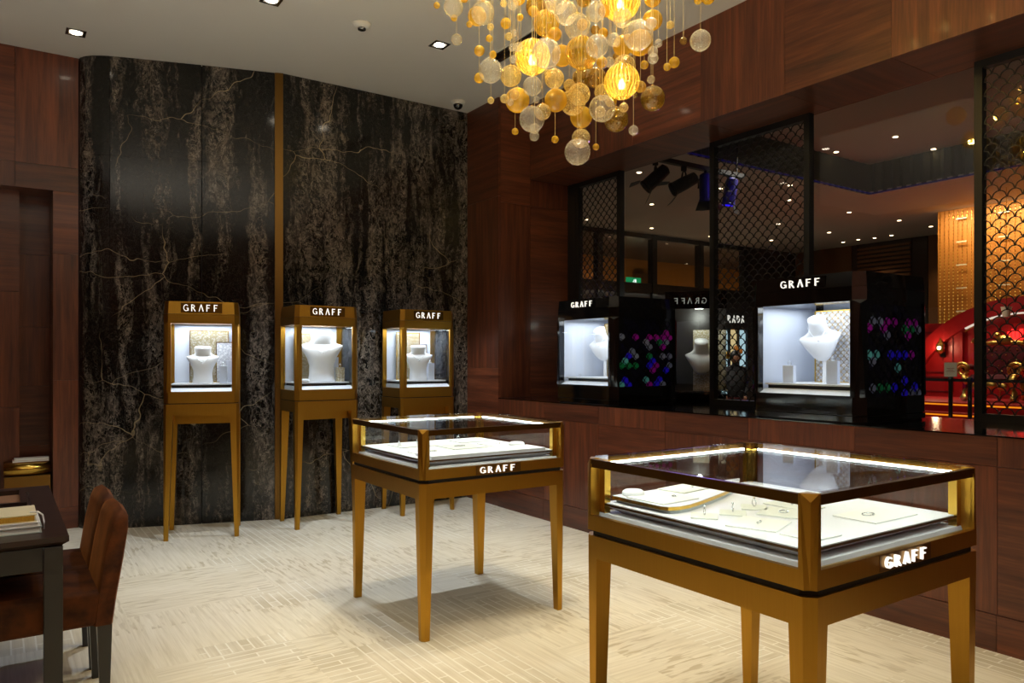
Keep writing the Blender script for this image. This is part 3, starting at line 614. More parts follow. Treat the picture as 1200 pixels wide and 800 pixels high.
mesh_panel('white mesh panel right of the bust in the rightmost tall showcase', .11, .30, wpt(2, .08, .29, ZR), 0, False, 'white_satin')
block('pale grey block right of the bust in the rightmost tall showcase', .055, .05, .14, wpt(2, .115, .19, ZR), 0)
ring('ring on the pale grey block of the rightmost tall showcase', wpt(2, .115, .19, ZR+.14), 0)

# ---- black showcases on the ledge
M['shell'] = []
for nm, rgb, es in (('shell_glow_black', (12, 10, 34), .03), ('shell_glow_blue', (34, 16, 210), .09), ('shell_glow_violet', (150, 10, 150), .05), ('shell_glow_green', (20, 120, 70), .05), ('shell_glow_grey', (120, 130, 160), .03), ('shell_glow_teal', (90, 180, 180), .05)):
    n_ = NT(nm); n_.bsdf(lin(rgb), .2, 0, .3, .5, emit=lin(rgb), estr=es); M['shell'].append(n_.m)   # weak glow put into the colour of the unlit shell inlays
def black_case(label, yc, seed):
    W, D, C, zb = .68, .66, .05, .925
    t = thing('black_showcase', label, 'showcase', (3.545, yc, zb), R(-90), 'black lacquer showcases on the window ledge')
    head(t, W, D, C, .042, .135, .628, .695, .772, .012, 'black', 'black', .25, .040, 'none')
    MB().prism(oct_(W-.02, D-.02, C), .0, .010).build('plinth', M['blackmat'], t, loc=(0, .01, 0))
    MB().prism(oct_(W+.006, D+.006, C), .010, .038).build('plinth_moulding', M['black'], t, loc=(0, -.003, 0))
    MB().prism(oct_(W-.012, D-.012, C), .038, .042).build('seam', M['shadow_gap'], t, loc=(0, .006, 0))
    h = W/2; rr = random.Random(seed)
    for s in (-1, 1):
        x = s*(h-.03); MB().box(min(x, x+s*.010), max(x, x+s*.010), C+.01, D-C-.01, .135, .628).build('inner_side', M['back_panel'], t)
        x = s*(h-.012); MB().box(min(x, x+s*.004), max(x, x+s*.004), C+.004, D-C-.004, .135, .628).build('side_panel', M['black'], t)
        # shell scales set behind a black lattice
        wd = .068; rws = int(.493/(wd/2)); mesh = {}
        last = 0
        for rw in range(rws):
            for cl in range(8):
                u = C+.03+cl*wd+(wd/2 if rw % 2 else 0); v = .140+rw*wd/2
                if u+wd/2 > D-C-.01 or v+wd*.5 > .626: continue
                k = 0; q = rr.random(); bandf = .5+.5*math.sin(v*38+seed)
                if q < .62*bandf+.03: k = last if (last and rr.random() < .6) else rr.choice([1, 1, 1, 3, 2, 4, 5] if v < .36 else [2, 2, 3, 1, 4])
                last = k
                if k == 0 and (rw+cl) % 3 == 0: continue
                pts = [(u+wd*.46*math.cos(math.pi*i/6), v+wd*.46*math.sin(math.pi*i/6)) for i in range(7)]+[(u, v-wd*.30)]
                MB().loft([[(s*(h-.0075), a, b) for a, b in pts], [(s*(h-.0055), a, b) for a, b in pts]]).build('glow_shell_scale', M['shell'][k], t) if s > 0 else None
        stuff(scales(MB(), C+.01, D-C-.01, .137, .626, wd, .004, lambda u, v, d: (s*(h-.005+d), u, v), .005).build('scale_lattice', M['black'], t))
    area((0, D*.40, .622), W-.16, D*.6, 2.7, (0, 0, 0), COOL, 'showcase_light', t)
    return t
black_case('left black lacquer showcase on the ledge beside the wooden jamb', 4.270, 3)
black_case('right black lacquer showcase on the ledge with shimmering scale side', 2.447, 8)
ZB = .925+.135+.059+.0003
def bp(yc, x, y, z): return (3.545+y, yc-x, z)
for yc, w1, dx in ((2.447, 'right', 0.0), (4.270, 'left', -.055)):
    mesh_panel('gold framed scale mesh panel behind the bust in the %s black showcase' % w1, .275, .415, bp(yc, -.06+dx*.6, .42, ZB), R(-90), w1 == 'left')
    bu = bust('white shield shaped necklace bust before the mesh in the %s black showcase' % w1, .245, bp(yc, -.09+dx, .345, ZB+.125), R(-66), PEAR)
    bu.rotation_euler = (R(6), R(-9), R(-66))
    nk = necklace('thin pendant necklace on the bust in the %s black showcase' % w1, .245, bp(yc, -.09+dx, .345, ZB+.125), R(-66), .55, .23, .175); nk.rotation_euler = bu.rotation_euler
    block('slim stand under the shield shaped bust in the %s black showcase' % w1, .02, .02, .132, bp(yc, -.09+dx, .35, ZB), R(-62), 'white_satin')
block('short grey block at the left of the right black showcase', .058, .058, .098, bp(2.447, -.185, .16, ZB), R(-70))
block('middle grey block with a ring in the right black showcase', .058, .058, .125, bp(2.447, .078, .17, ZB), R(-70))
block('tall pale block in the right corner of the right black showcase', .075, .06, .20, bp(2.447, .145, .30, ZB), R(-80))
ring('ring on the short grey block in the right black showcase', bp(2.447, -.185, .16, ZB+.098), R(-40))
ring('ring on the middle grey block in the right black showcase', bp(2.447, .078, .17, ZB+.125), R(-40))
ring('ring lying at the front left of the left black showcase', bp(4.270, -.2, .14, ZB), R(-40))

# ---- display counters
TW = .8125; TX, TY1, TY2 = 1.944, 1.440, 3.362
def counter(label, y):
    t = thing('display_counter', label, 'counter', (TX, y, 0), 0, 'bronze glass-topped display counters')
    h = TW/2; C = .030
    for sx, sy in ((1, 1), (-1, 1), (1, -1), (-1, -1)):
        leg_mb(-sx*h, -sy*h, sx, sy, .700, .062, .036, C*.8, .010).build('leg', M['bronze'], t)
        loft_post(MB(), sx, sy, -sx*h, -sy*h, .716, .940, C).build('corner_post', M['bronze'], t)
        x, yv = -sx*(h-.048), -sy*(h-.048); a = .012
        MB().box(x-a, x+a, yv-a, yv+a, .764, .921).build('inner_post', M['gold'], t)
    e = h-.062; q = h-C-.006
    def four(name, lo, hi, th, z0, z1, mat, off=0.0):
        for s in (-1, 1):
            a, b = sorted((s*(h-off), s*(h-off-th)))
            MB().box(-hi, hi, a, b, z0, z1).build(name, M[mat], t); MB().box(a, b, -hi, hi, z0, z1).build(name, M[mat], t)
    four('apron', 0, e, .020, .630, .700, 'bronze')
    four('case_rail', 0, q, .016, .716, .762, 'bronze')
    four('top_rail', 0, q, .014, .924, .938, 'bronze_dark')
    four('top_rail_lip', 0, q, .010, .912, .924, 'bronze_dark', .004)
    four('glass_pane', 0, q, .004, .762, .912, 'glass', .006)
    MB().prism([(x, yv-(h-.008)) for x, yv in oct_(TW-.016, TW-.016, C)], .700, .716).build('seam', M['shadow_gap'], t)
    MB().prism([(x, yv-(h-.010)) for x, yv in oct_(TW-.020, TW-.020, C)], .938, .943).build('glass_top', M['glass_top'], t)
    i = h-.018
    MB().box(-i, i, -i, i, .748, .757).build('inner_floor', M['gold'], t)
    def fr(w0, w1, z0, z1, nm, mt): MB().loft([[(-w0, -w0, z0), (w0, -w0, z0), (w0, w0, z0), (-w0, w0, z0)], [(-w1, -w1, z1), (w1, -w1, z1), (w1, w1, z1), (-w1, w1, z1)]]).build(nm, M[mt], t)
    fr(h-.032, h-.036, .757, .768, 'lower_tray', 'white_satin'); fr(h-.085, h-.048, .768, .790, 'tray_bevel', 'white_satin'); fr(h-.044, h-.044, .790, .797, 'board_edge', 'bronze_dark'); fr(h-.044, h-.044, .797, .800, 'display_board', 'white_satin')
    for s in (-1, 1):
        MB().box(-h+.06, h-.06, s*(h-.024)-.003, s*(h-.024)+.003, .915, .922).build('led_strip', M['led'], t)
        MB().box(s*(h-.024)-.003, s*(h-.024)+.003, -h+.06, h-.06, .915, .922).build('led_strip', M['led'], t)
    p = MB().box(-.125, .125, -h-.0012, -h+.004, .718, .760).build('sign_plate', M['brass'], t)
    letters('GRAFF', .205, .030, .008, M['letter'], p, -.105, -h-.001, .724)
    return t
counter('nearest bronze display counter with a curved raised platform under glass', TY1)
counter('further bronze display counter standing on the pale carpet before the tall showcases', TY2)
def rectpad(label, x, y, z, w_, d, rz, mat='pad', h_=.004):
    o = MB().box(-w_/2, w_/2, -d/2, d/2, 0, h_).build('jewellery_pad', M[mat], None, bevel=.001); o.location = (x, y, z); o.rotation_euler = (0, 0, R(rz)); return tag(o, label, 'pad', 'suede pads in the counters')
def puck(label, x, y, z, r=.042):
    o = MB().lathe([(r, 0), (r*1.05, .004), (r*1.02, .012), (r*.8, .017)], 28).build('display_puck', M['white_satin'], None, True); o.location = (x, y, z); return tag(o, label, 'puck', 'white display pucks')
def bracelet(label, x, y, z, r=.022, rz=0, sq=.6):
    t = thing('bracelet', label, 'bracelet', (x, y, z), R(rz), 'diamond bracelets in the counters')
    MB().tube([(r*math.cos(2*math.pi*k/20), sq*r*math.sin(2*math.pi*k/20), .0015) for k in range(20)], .0015, 5, True).build('chain', M['diamond'], t, True)
    MB().box(-.003, .003, -sq*r-.002, -sq*r+.002, .0, .004).build('clasp', M['diamond'], t); return t
def earrings(label, x, y, z, rz=0):
    t = thing('earring_pair', label, 'earrings', (x, y, z), R(rz), 'earring pairs in the counters')
    for s in (-1, 1): MB().lathe([(.0005, 0), (.003, .002), (.004, .005), (.001, .008)], 8, (s*.011, 0, 0)).build('earring', M['diamond'], t)
    return t
# nearest counter: curved platform
pl = thing('curved_platform', 'white curved platform with a gold edge at the back left of the nearest counter', 'platform', (TX, TY1, .800))
poly = [(1.602, 1.784), (1.602, 1.575), (1.612, 1.552), (1.644, 1.541), (1.69, 1.543), (1.76, 1.562), (1.85, 1.592), (1.95, 1.628), (2.05, 1.672), (2.15, 1.730), (2.21, 1.775), (2.22, 1.784)]
loc_ = [(x-TX, y-TY1) for x, y in poly]; cx = sum(p[0] for p in loc_)/12; cy = sum(p[1] for p in loc_)/12
MB().prism([(cx+(x-cx)*.95, cy+(y-cy)*.95) for x, y in loc_], 0, .010).build('foot', M['tray_grey'], pl)
MB().prism(loc_, .010, .020).build('gold_edge', M['gold'], pl); MB().prism([(cx+(x-cx)*.992, cy+(y-cy)*.992) for x, y in loc_], .020, .0215).build('top', M['white_satin'], pl)
zt = .8217; zb_ = .8002
rectpad('large cream pad at the left end of the curved platform', 1.695, 1.655, zt, .165, .150, 3)
rectpad('sage pad right of the large cream pad on the curved platform', 1.875, 1.735, zt, .15, .105, 8, 'pad2')
rectpad('narrow cream pad at the right end of the curved platform', 2.04, 1.755, zt, .12, .06, 10)
puck('white oval puck on the back left of the curved platform', 1.660, 1.748, zt, .034)
bracelet('thin bracelet on the large cream pad of the curved platform', 1.735, 1.645, zt+.004, .012, 10, .5)
ring('ring on the sage pad of the curved platform', (1.90, 1.72, zt+.004), .4, .008)
for k, (x, y, lab) in enumerate(((1.672, 1.468, 'first of three, nearest the left glass'), (1.775, 1.452, 'middle of three'), (1.895, 1.470, 'last of three, furthest right'))):
    rectpad('diamond-turned sage ring pad, nearest counter, %s' % lab, x, y, zb_, .075, .075, 40, 'pad2')
    ring('upright ring on diamond-turned pad, nearest counter, %s' % lab, (x, y, zb_+.004), R(30+20*k), .0105)
rectpad('large cream pad at the front left corner of the nearest counter', 1.715, 1.315, zb_, .150, .135, 20)
earrings('earring pair on the front left cream pad of the nearest counter', 1.71, 1.31, zb_+.004, 20)
rectpad('long sage pad at the middle of the nearest counter', 1.90, 1.37, zb_, .13, .12, 20, 'pad2')
bracelet('small bracelet on the long sage pad of the nearest counter', 1.90, 1.37, zb_+.004, .02, 30)
rectpad('cream pad near the front post of the nearest counter', 1.72, 1.16, zb_, .12, .10, 0)
ring('ring on the cream pad near the front post of the nearest counter', (1.70, 1.165, zb_+.004), .9, .0095)
rectpad('wide cream pad at the front right of the nearest counter', 2.09, 1.20, zb_, .22, .13, 0)
rectpad('sage pad behind the wide cream pad at the right of the nearest counter', 2.02, 1.42, zb_, .10, .15, 0, 'pad2')
rectpad('cream pad at the right back of the nearest counter', 2.20, 1.50, zb_, .14, .20, 0)
earrings('earring pair on the right back cream pad of the nearest counter', 2.19, 1.46, zb_+.004, 60)
bracelet('bracelet on the wide cream pad of the nearest counter', 2.07, 1.21, zb_+.004, .024, 5)
earrings('earring pair on the sage pad at the right of the nearest counter', 2.02, 1.42, zb_+.004, 10)
ring('ring on the sage pad at the right of the nearest counter', (2.03, 1.47, zb_+.004), .2, .009)
# further counter
rectpad('broad cream pad at the back left of the further counter', 1.80, 3.56, zb_, .22, .17, 0)
rectpad('broad sage pad at the centre of the further counter', 1.98, 3.36, zb_, .20, .20, 0, 'pad2')
rectpad('cream pad at the right of the further counter', 2.19, 3.30, zb_, .16, .24, 0)
rectpad('cream pad at the front left of the further counter', 1.72, 3.22, zb_, .16, .16, 0)
rectpad('narrow cream pad along the right back of the further counter', 2.17, 3.57, zb_, .22, .13, 0)
tri = MB().loft([[(-.014, -.012, 0), (.014, -.012, 0), (0, .014, 0)], [(-.002, -.002, .03), (.002, -.002, .03), (0, .002, .03)]]).build('ring_cone', M['white_satin']); tri.location = (1.70, 3.52, zb_+.004); tag(tri, 'small white ring cone at the left back of the further counter', 'ring cone')
ring('ring at the back left of the further counter', (1.85, 3.60, zb_+.004), .4); ring('ring at the back middle of the further counter', (2.10, 3.60, zb_+.004), .2)
bracelet('bracelet on the sage centre pad of the further counter', 1.97, 3.36, zb_+.004, .03, 0); earrings('earring pair on the right cream pad of the further counter', 2.18, 3.32, zb_+.004)
ring('ring on the front left pad of the further counter', (1.69, 3.20, zb_+.004), 1.0); bracelet('bracelet on the front left pad of the further counter', 1.75, 3.24, zb_+.004, .02, 20)
puck('white round puck at the right edge of the further counter', 2.24, 3.235, zb_+.004, .040)
st = MB().prism([(-.33, -.36), (.31, -.36), (.31, -.20), (-.33, -.20)], 0, .013).build('raised_strip', M['white_satin']); st.location = (TX, TY2, zb_); tag(st, 'low raised white strip along the front of the further counter', 'platform')
# ================================================================== CHANDELIER
ch = thing('chandelier', 'chandelier of clear and amber blown glass bubbles hanging on thin wires', 'chandelier', (2.1, 2.5, ZC))
MB().lathe([(.62, -.03), (.64, -.015), (.64, 0)], 40).build('ceiling_plate', M['gold'], ch)
sph = {k: MB().sphere((0, 0, 0), 1, 28, 18).mesh('globe_'+k, M['gl_'+k], True) for k in 'clgd'}
rm = MB(); rings = []
for j in range(19):
    t_ = math.pi*j/18
    if j >= 2: rings.append([(max(math.sin(t_), 1e-3)*(1+.018*math.cos(24*2*math.pi*k/96))*math.cos(2*math.pi*k/96), max(math.sin(t_), 1e-3)*(1+.018*math.cos(24*2*math.pi*k/96))*math.sin(2*math.pi*k/96), -math.cos(t_)) for k in range(96)])
rm.loft(rings, False); rm.f.append(tuple(range(len(rm.v)-96, len(rm.v))))
sph['r'] = rm.mesh('globe_ribbed', M['gl_r'], True); sph['R'] = sph['r']
rim_me = MB().tube([(.345*math.cos(2*math.pi*k/24), .345*math.sin(2*math.pi*k/24), -.94) for k in range(24)], .03, 6, True).mesh('globe_rim', M['gl_g'], True)
wire_me = MB().tube([(0, 0, 0), (0, 0, 1)], .0009, 4).mesh('wire', M['wire'])
bulb_me = MB().lathe([(.001, -.028), (.014, -.022), (.017, -.008), (.010, .006), (.006, .016)], 12).mesh('bulb', emit('bulb_warm', (255, 214, 130), 22), True)
cap_me = MB().lathe([(.16, .98), (.14, 1.06), (.03, 1.09)], 10).mesh('globe_cap', M['gold'], True)
for x, y, z, r, k in GLOBES:
    g = inst('glass_globe', sph[k], ch, (x-2.1, y-2.5, z-ZC), (0, 0, random.random()*6), (r, r, r))
    if k in 'rR' and r > .05: inst('glass_rim', rim_me, g)
    if r > .03: inst('cap', cap_me, g)
    top = z+r; inst('hanging_wire', wire_me, ch, (x-2.1, y-2.5, top-ZC), (0, 0, 0), (1, 1, ZC-.02-top))
    if k == 'R':
        inst('bulb', bulb_me, ch, (x-2.1, y-2.5, z-ZC-.1*r))
        point((x, y, z-.25*r), 2.6 if z < 2.97 and z+r < 2.98 else 17, (1, .92, .76), .02, 'bulb_light')
for k in range(10):   # lamps set in the ceiling plate shining down through the bubbles
    a = k*.628; x, y = 2.1+.42*math.cos(a), 2.5+.42*math.sin(a)
    inst('plate_lamp', bulb_me, ch, (x-2.1, y-2.5, -.035))
    spot((x, y, ZC-.07), (x, y, 0), 22, 60, .8, (1, .92, .74), .02, 'plate_light')

# ================================================================== DESK AND CHAIRS
dk = thing('desk', 'dark wooden desk at the left edge with a black framed top', 'desk', (-.35, 3.58, 0))
def db(n, x0, x1, y0, y1, z0, z1, m, bev=.002): return MB().box(x0, x1, y0, y1, z0, z1).build(n, M[m], dk, bevel=bev)
MB().loft([[(-.53, -.58, .615), (.53, -.58, .615), (.53, .62, .615), (-.53, .62, .615)], [(-.55, -.61, .632), (.55, -.61, .632), (.55, .64, .632), (-.55, .64, .632)], [(-.55, -.61, .650), (.55, -.61, .650), (.55, .64, .650), (-.55, .64, .650)]]).build('top', M['wood_dark'], dk)
for sx in (-1, 1):
    for y in (-.595, .55): db('leg', sx*.505-.028, sx*.505+.028, y, y+.050, 0, .615, 'black_oak')
for y in (-.585, .575): db('apron', -.475, .475, y, y+.022, .535, .615, 'black_oak')
for sx in (-1, 1): db('apron', sx*.505-.011, sx*.505+.011, -.50, .54, .535, .615, 'black_oak')
d = db('drawer', -.20, .30, -.591, -.583, .550, .605, 'black_oak'); MB().box(.02, .10, -.597, -.591, .574, .580).build('pull', M['blackmat'], d)
for a in ((-.50, .462, .46, .466), (-.50, .462, -.30, -.294)): db('inlay_line', a[0], a[1], a[2], a[3], .650, .6508, 'chrome', 0)
db('inlay_line', .456, .462, -.30, .466, .650, .6508, 'chrome', 0)
tr = thing('presentation_tray', 'dark wooden presentation tray lined in brown on the desk', 'tray', (-.285, 3.74, .6510))
for a, b, c, d_ in ((-.36, .38, -.16, -.14), (-.36, .38, .19, .21), (-.36, -.34, -.14, .19), (.36, .38, -.14, .19)): MB().box(a, b, c, d_, 0, .030).build('rim', M['wood_dark'], tr)
MB().box(-.34, .36, -.14, .19, 0, .010).build('lining', plain('tan_leather', (120, 82, 52), .6), tr)
def book(label, x, y, z, w_, d, h_, rz, cover):
    t = thing('book', label, 'book', (x, y, z), R(rz), 'books stacked on the desk')
    MB().box(-w_/2, w_/2, -d/2, d/2, 0, .003).build('cover', M[cover], t); MB().box(-w_/2, w_/2, -d/2, d/2, h_-.003, h_).build('cover', M[cover], t)
    MB().box(-w_/2, -w_/2+.003, -d/2, d/2, .003, h_-.003).build('spine', M[cover], t)
    MB().box(-w_/2+.003, w_/2-.006, -d/2+.004, d/2-.004, .003, h_-.003).build('pages', M['gold'] if cover == 'cream_paper' else M['pad'], t); return t
M['cream_paper'] = plain('cream_paper_cover', (214, 206, 176), .55)
M['page_blue'] = plain('pale_blue_cover', (176, 188, 186), .5)
book('pale blue lower book of the stack on the desk front', -.105, 3.175, .651, .46, .20, .022, 0, 'page_blue')
book('thin white book in the middle of the stack on the desk', -.11, 3.175, .6731, .46, .20, .016, 0, 'white_satin')
book('cream book with gilt pages on top of the stack on the desk', -.12, 3.18, .6892, .46, .20, .026, 0, 'cream_paper')
rib = thing('ribbon', 'white ribbon hanging over the book stack on the desk', 'ribbon', (.121, 3.12, .651))
MB().tube([(-.030, 0, .0665), (-.006, -.005, .067), (.008, -.008, .055), (.0125, -.008, .03), (.0115, -.008, .004)], .003, 6).build('strip', M['white_satin'], rib, True)
def chair(label, y):
    t = thing('upholstered_chair', label, 'chair', (.13, y, 0), 0, 'brown velvet chairs at the desk')
    hw = .178
    # seat cushion with rounded front
    rings = []
    for yy, s in ((-hw, .0), (-hw+.015, 1), (hw-.015, 1), (hw, 0)):
        k = .012 if s == 0 else 0
        rings.append([(-.28+k, yy, .30+k), (.205-k, yy, .30+k), (.215-k, yy, .425-k), (-.20, yy, .437-k), (-.255, yy, .425-k), (-.28+k, yy, .39)])
    MB().loft(rings).build('seat', M['velvet'], t, bevel=.006)
    # backrest: leaning, rounded top
    prof = [(.150, .30), (.165, .43), (.185, .56), (.205, .655), (.222, .690), (.246, .700), (.262, .685), (.262, .640), (.245, .52), (.225, .40), (.212, .30)]
    rings = []
    for yy, ins, dz in ((-hw-.004, .010, -.018), (-hw+.012, .0, -.004), (-hw+.06, 0, .004), (0, -.004, .008), (hw-.06, 0, .004), (hw-.012, .0, -.004), (hw+.004, .010, -.018)):
        rings.append([(x+(ins if x < .21 else -ins)*.6, yy, z+(dz if z > .6 else 0)) for x, z in prof])
    bk = MB().loft(rings).build('backrest', M['velvet'], t, True)
    m = bk.modifiers.new('edge', 'EDGE_SPLIT'); m.split_angle = R(60)
    for sx in (-1, 1):
        for sy in (-1, 1):
            x, yy = (-.235 if sx < 0 else .188), sy*(hw-.030)
            MB().loft([[(x-.014, yy-.014, 0), (x+.014, yy-.014, 0), (x+.014, yy+.014, 0), (x-.014, yy+.014, 0)], [(x-.026, yy-.024, .30), (x+.022, yy-.024, .30), (x+.022, yy+.024, .30), (x-.026, yy+.024, .30)]]).build('leg', M['black_oak'], t)
    return t
chair('nearer brown velvet chair with its back toward the counters', 3.225)
chair('further brown velvet chair behind the nearer one, close to the marble wall', 3.62)
# gold rolled-edge unit in the niche with magazines
gu = thing('gold_cabinet', 'low gold cabinet with a rolled front edge in the left wall niche', 'cabinet', (.0, 6.60, 0))
MB().box(.035, .318, -.10, .015, 0, .405).build('body', M['brass'], gu)
MB().loft([[(x, -.06-.075*math.cos(a), .455+.05*math.sin(a)) for a in [math.pi*(-.5+i/10) for i in range(11)]]+[(x, .015, .505), (x, .015, .405)] for x in (.032, .320)]).build('rolled_edge', M['gold'], gu, True)
def mag(label, z, rgb, dx):
    t = thing('magazine', label, 'magazine', (.20, 6.565, z), 0, 'magazines on the gold cabinet')
    MB().box(-.115+dx, .110, -.05, .045, 0, .0015).build('cover', plain('magazine_cover', rgb, .4), t); MB().box(-.113+dx, .108, -.048, .043, .0015, .011).build('pages', M['pad'], t); MB().box(-.115+dx, .110, -.05, .045, .011, .0125).build('cover', plain('magazine_cover_top', rgb, .4), t)
mag('pink lower magazine on the gold cabinet in the niche', .5053, (206, 160, 150), 0); mag('white upper magazine on the gold cabinet in the niche', .5180, (224, 218, 206), .01)
# ================================================================== MALL BEYOND THE GLASS
M['mall_floor'] = plain('polished_mall_floor', (96, 94, 84), .2, 0, 0, .5, .3, 3)
M['mall_brown'] = plain('mall_brown_panel', (112, 74, 40), .5, 0, 0, .4, .4, 3)
M['mall_stone'] = plain('mall_dark_stone', (40, 32, 28), .35, 0, 0, .5, .6, 6)
M['amber_wall'] = plain('amber_timber_wall', (190, 120, 44), .55, 0, 0, .4, .3, 2)
M['coffer'] = plain('grey_green_coffer', (84, 86, 76), .6)
M['red'] = plain('red_painted_set', (158, 14, 16), .45, 0, .1, .4, .2, 4)
M['red_dark'] = plain('dark_red_velvet', (92, 6, 14), .7, 0, 0, .3, .4, 30)
M['orange_led'] = emit('orange_step_light', (255, 150, 30), 1.0)
M['arch_led'] = emit('warm_arch_light', (255, 232, 214), .9)
M['blue_edge'] = emit('violet_edge_light', (70, 56, 190), .06)
M['gold_bead'] = metal('gold_beads', (232, 190, 96), .3)
struct(MB().box(4.42, 18, -4, 16, -.05, 0).build('mall_floor', M['mall_floor']))
mc = sempty('mall_ceiling')
for x0, x1, y0, y1, z in ((4.42, 18, 7.0, 12.05, 4.0), (12.0, 18, -4, 7.0, 4.0), (4.42, 12.0, -4, 7.0, 4.5)):
    MB().box(x0, x1, y0, y1, z, z+.05).build('ceiling_slab', M['ceil_mall'], mc)
def flute(p0, p1, z0, z1, n, nx, ny):
    pts = []
    for i in range(n*4+1):
        t = i/(n*4); a = .03*math.sin(2*math.pi*i/4); pts.append((p0[0]+(p1[0]-p0[0])*t+nx*a, p0[1]+(p1[1]-p0[1])*t+ny*a))
    return MB().loft([[(x, y, z) for x, y in pts] for z in (z0, z1)], False, False)
flute((4.42, 7.0), (12.0, 7.0), 4.0, 4.5, 50, 0, 1).build('coffer_side', M['coffer'], mc); flute((12.0, 7.0), (12.0, -4.0), 4.0, 4.5, 70, 1, 0).build('coffer_side', M['coffer'], mc)
MB().box(4.42, 11.92, 6.89, 6.92, 3.985, 4.0).build('edge_light', M['blue_edge'], mc); MB().box(11.89, 11.92, -4, 6.89, 3.985, 4.0).build('edge_light', M['blue_edge'], mc)
MDL = ['mall ceiling light just above the leftmost stage spotlight', 'mall ceiling light right below the leftmost stage spotlight', 'mall ceiling light above the shopfront, under the stage spotlights', 'mall ceiling light seen through the left screen',
 'mall ceiling light beside the right blue spotlight, through the middle screen', 'mall ceiling light at the shopfront just left of the middle screen', 'upper mall light at the right side of the middle screen', 'second upper mall light at the right of the middle screen', 'third mall light down at the right of the middle screen', 'lowest mall light near the right edge of the middle screen',
 'mall light on the reddish ceiling right of the middle screen', 'mall light on the reddish ceiling left of the bead curtain', 'mall light closest to the bead curtain', 'mall light furthest left in the far row above the louvres', 'second light from the left in the far row above the louvres', 'third light from the left in the far row above the louvres', 'fourth light from the left in the far row above the louvres', 'last light on the right of the far row above the louvres']
MCL = ['left light in the raised coffer of the mall ceiling', 'middle light in the raised coffer of the mall ceiling', 'right light in the raised coffer of the mall ceiling']
for i, (x, y) in enumerate([(7.76, 8.05), (9.53, 9.57), (11.26, 11.31), (9.53, 11.34), (9.56, 8.07), (13.08, 11.32), (10.29, 7.3), (11.23, 7.99), (13.02, 9.51), (14.67, 10.9), (13.09, 8.02), (14.67, 7.93), (15.87, 7.92), (14.8, 9.53), (16.29, 10.13), (16.23, 9.72), (16.31, 9.38), (16.29, 8.98)]):
    t = thing('mall_downlight', MDL[i], 'light', (x, y, 4.0), 0, 'mall ceiling downlights')
    MB().lathe([(.05, -.006), (.056, 0)], 14).build('trim', M['chrome'], t); MB().lathe([(.036, -.010), (.036, -.007)], 14).build('lamp_disc', M['lamp_far'], t)
for i, (x, y) in enumerate([(10.81, 6.84), (10.79, 5.89), (11.9, 5.9)]):
    t = thing('mall_downlight', MCL[i], 'light', (x, y, 4.5), 0, 'mall coffer downlights')
    MB().lathe([(.05, -.006), (.056, 0)], 14).build('trim', M['chrome'], t); MB().lathe([(.036, -.010), (.036, -.007)], 14).build('lamp_disc', M['lamp_far'], t)
for x, y in ((8.2, 8.8), (11.5, 9.6), (14.5, 9.5), (7.5, 5.5)): spot((x, y, 3.9), (x, y, 0), 250, 125, .8, (1, .95, .84), .08, 'mall_light')
# shopfront opposite
sf = sempty('mall_shopfront')
for x in (7.25, 8.80, 10.37, 11.95, 13.46, 15.03): MB().box(x-.07, x+.07, 11.9, 12.05, 0, 4.0).build('mullion', M['blackmat'], sf)
MB().box(4.42, 15.1, 11.92, 12.04, 2.72, 2.92).build('transom', M['blackmat'], sf)
MB().box(4.42, 15.1, 11.92, 12.04, 3.9, 4.0).build('head_rail', M['blackmat'], sf)
for a, b in ((7.33, 8.72), (8.88, 10.29), (10.45, 11.87), (12.03, 13.38), (13.54, 14.95)): MB().box(a, b, 11.97, 11.98, 2.92, 3.9).build('glass_pane', M['glass'], sf)
for a, b in ((4.42, 8.72), (8.88, 10.29), (10.45, 11.87), (12.03, 13.38)): MB().box(a, b, 11.96, 12.0, 0, 2.72).build('dark_panel', M['mall_stone'], sf)
MB().box(4.42, 24, 15.0, 15.05, 0, 4.0).build('interior_wall', M['amber_wall'], sf); MB().box(4.42, 24, 12.05, 15.0, 3.98, 4.05).build('interior_ceiling', M['mall_stone'], sf)
MB().box(14.2, 14.7, 14.9, 14.98, 2.6, 3.6).build('interior_panel', M['mall_brown'], sf)
MB().box(15.1, 17.0, 11.9, 12.05, 0, 4.0).build('stone_wall', M['mall_stone'], sf)

for x in (11.0, 13.5, 16.0, 18.5): point((x, 14.1, 2.3), 14, (1, .78, .46), .2, 'shop_light')
MB().box(24, 24.1, 12, 15, 0, 4).build('interior_end', M['amber_wall'], sf)
area((10.5, 11.85, 2.70), 5.5, .03, 3, (0, 0, 0), (.95, 1, .85), 'shop_strip_light')
sh = thing('shop_window', 'lit shop window with white lettering behind the middle screen', 'shop window', (14.20, 11.6, 0))
MB().box(-.75, .75, .0, .25, 1.98, 2.70).build('fascia', M['blackmat'], sh); p = MB().box(-.60, .60, -.02, .0, 2.08, 2.32).build('sign_board', M['blackmat'], sh)
letters('PRHDH', .78, .17, .02, emit('sign_white', (235, 236, 226), .9), p, -.40, -.021, 2.115)
blue_pane = emit('lit_window_pane', (176, 214, 226), .9); cream_pane = emit('lit_cream_panel', (226, 206, 150), .8)
for a, b, m_ in ((-.44, -.18, blue_pane), (-.10, .14, cream_pane), (.22, .46, blue_pane)): MB().box(a, b, .02, .05, .45, 1.95).build('window_pane', m_, sh)
for x in (-.48, -.14, .18, .50): MB().box(x-.02, x+.02, -.02, .08, .3, 1.98).build('mullion', M['blackmat'], sh)
for x, z, r_, m_ in ((-.28, 1.36, .09, M['gold']), (.02, 1.50, .08, M['amber_wall']), (-.14, 1.0, .06, M['cream_paper']), (.2, 1.45, .06, M['amber_wall'])): MB().sphere((x, -.06, z), r_, 12, 8, (1, .4, 1.1)).build('display_item', m_, sh, True)
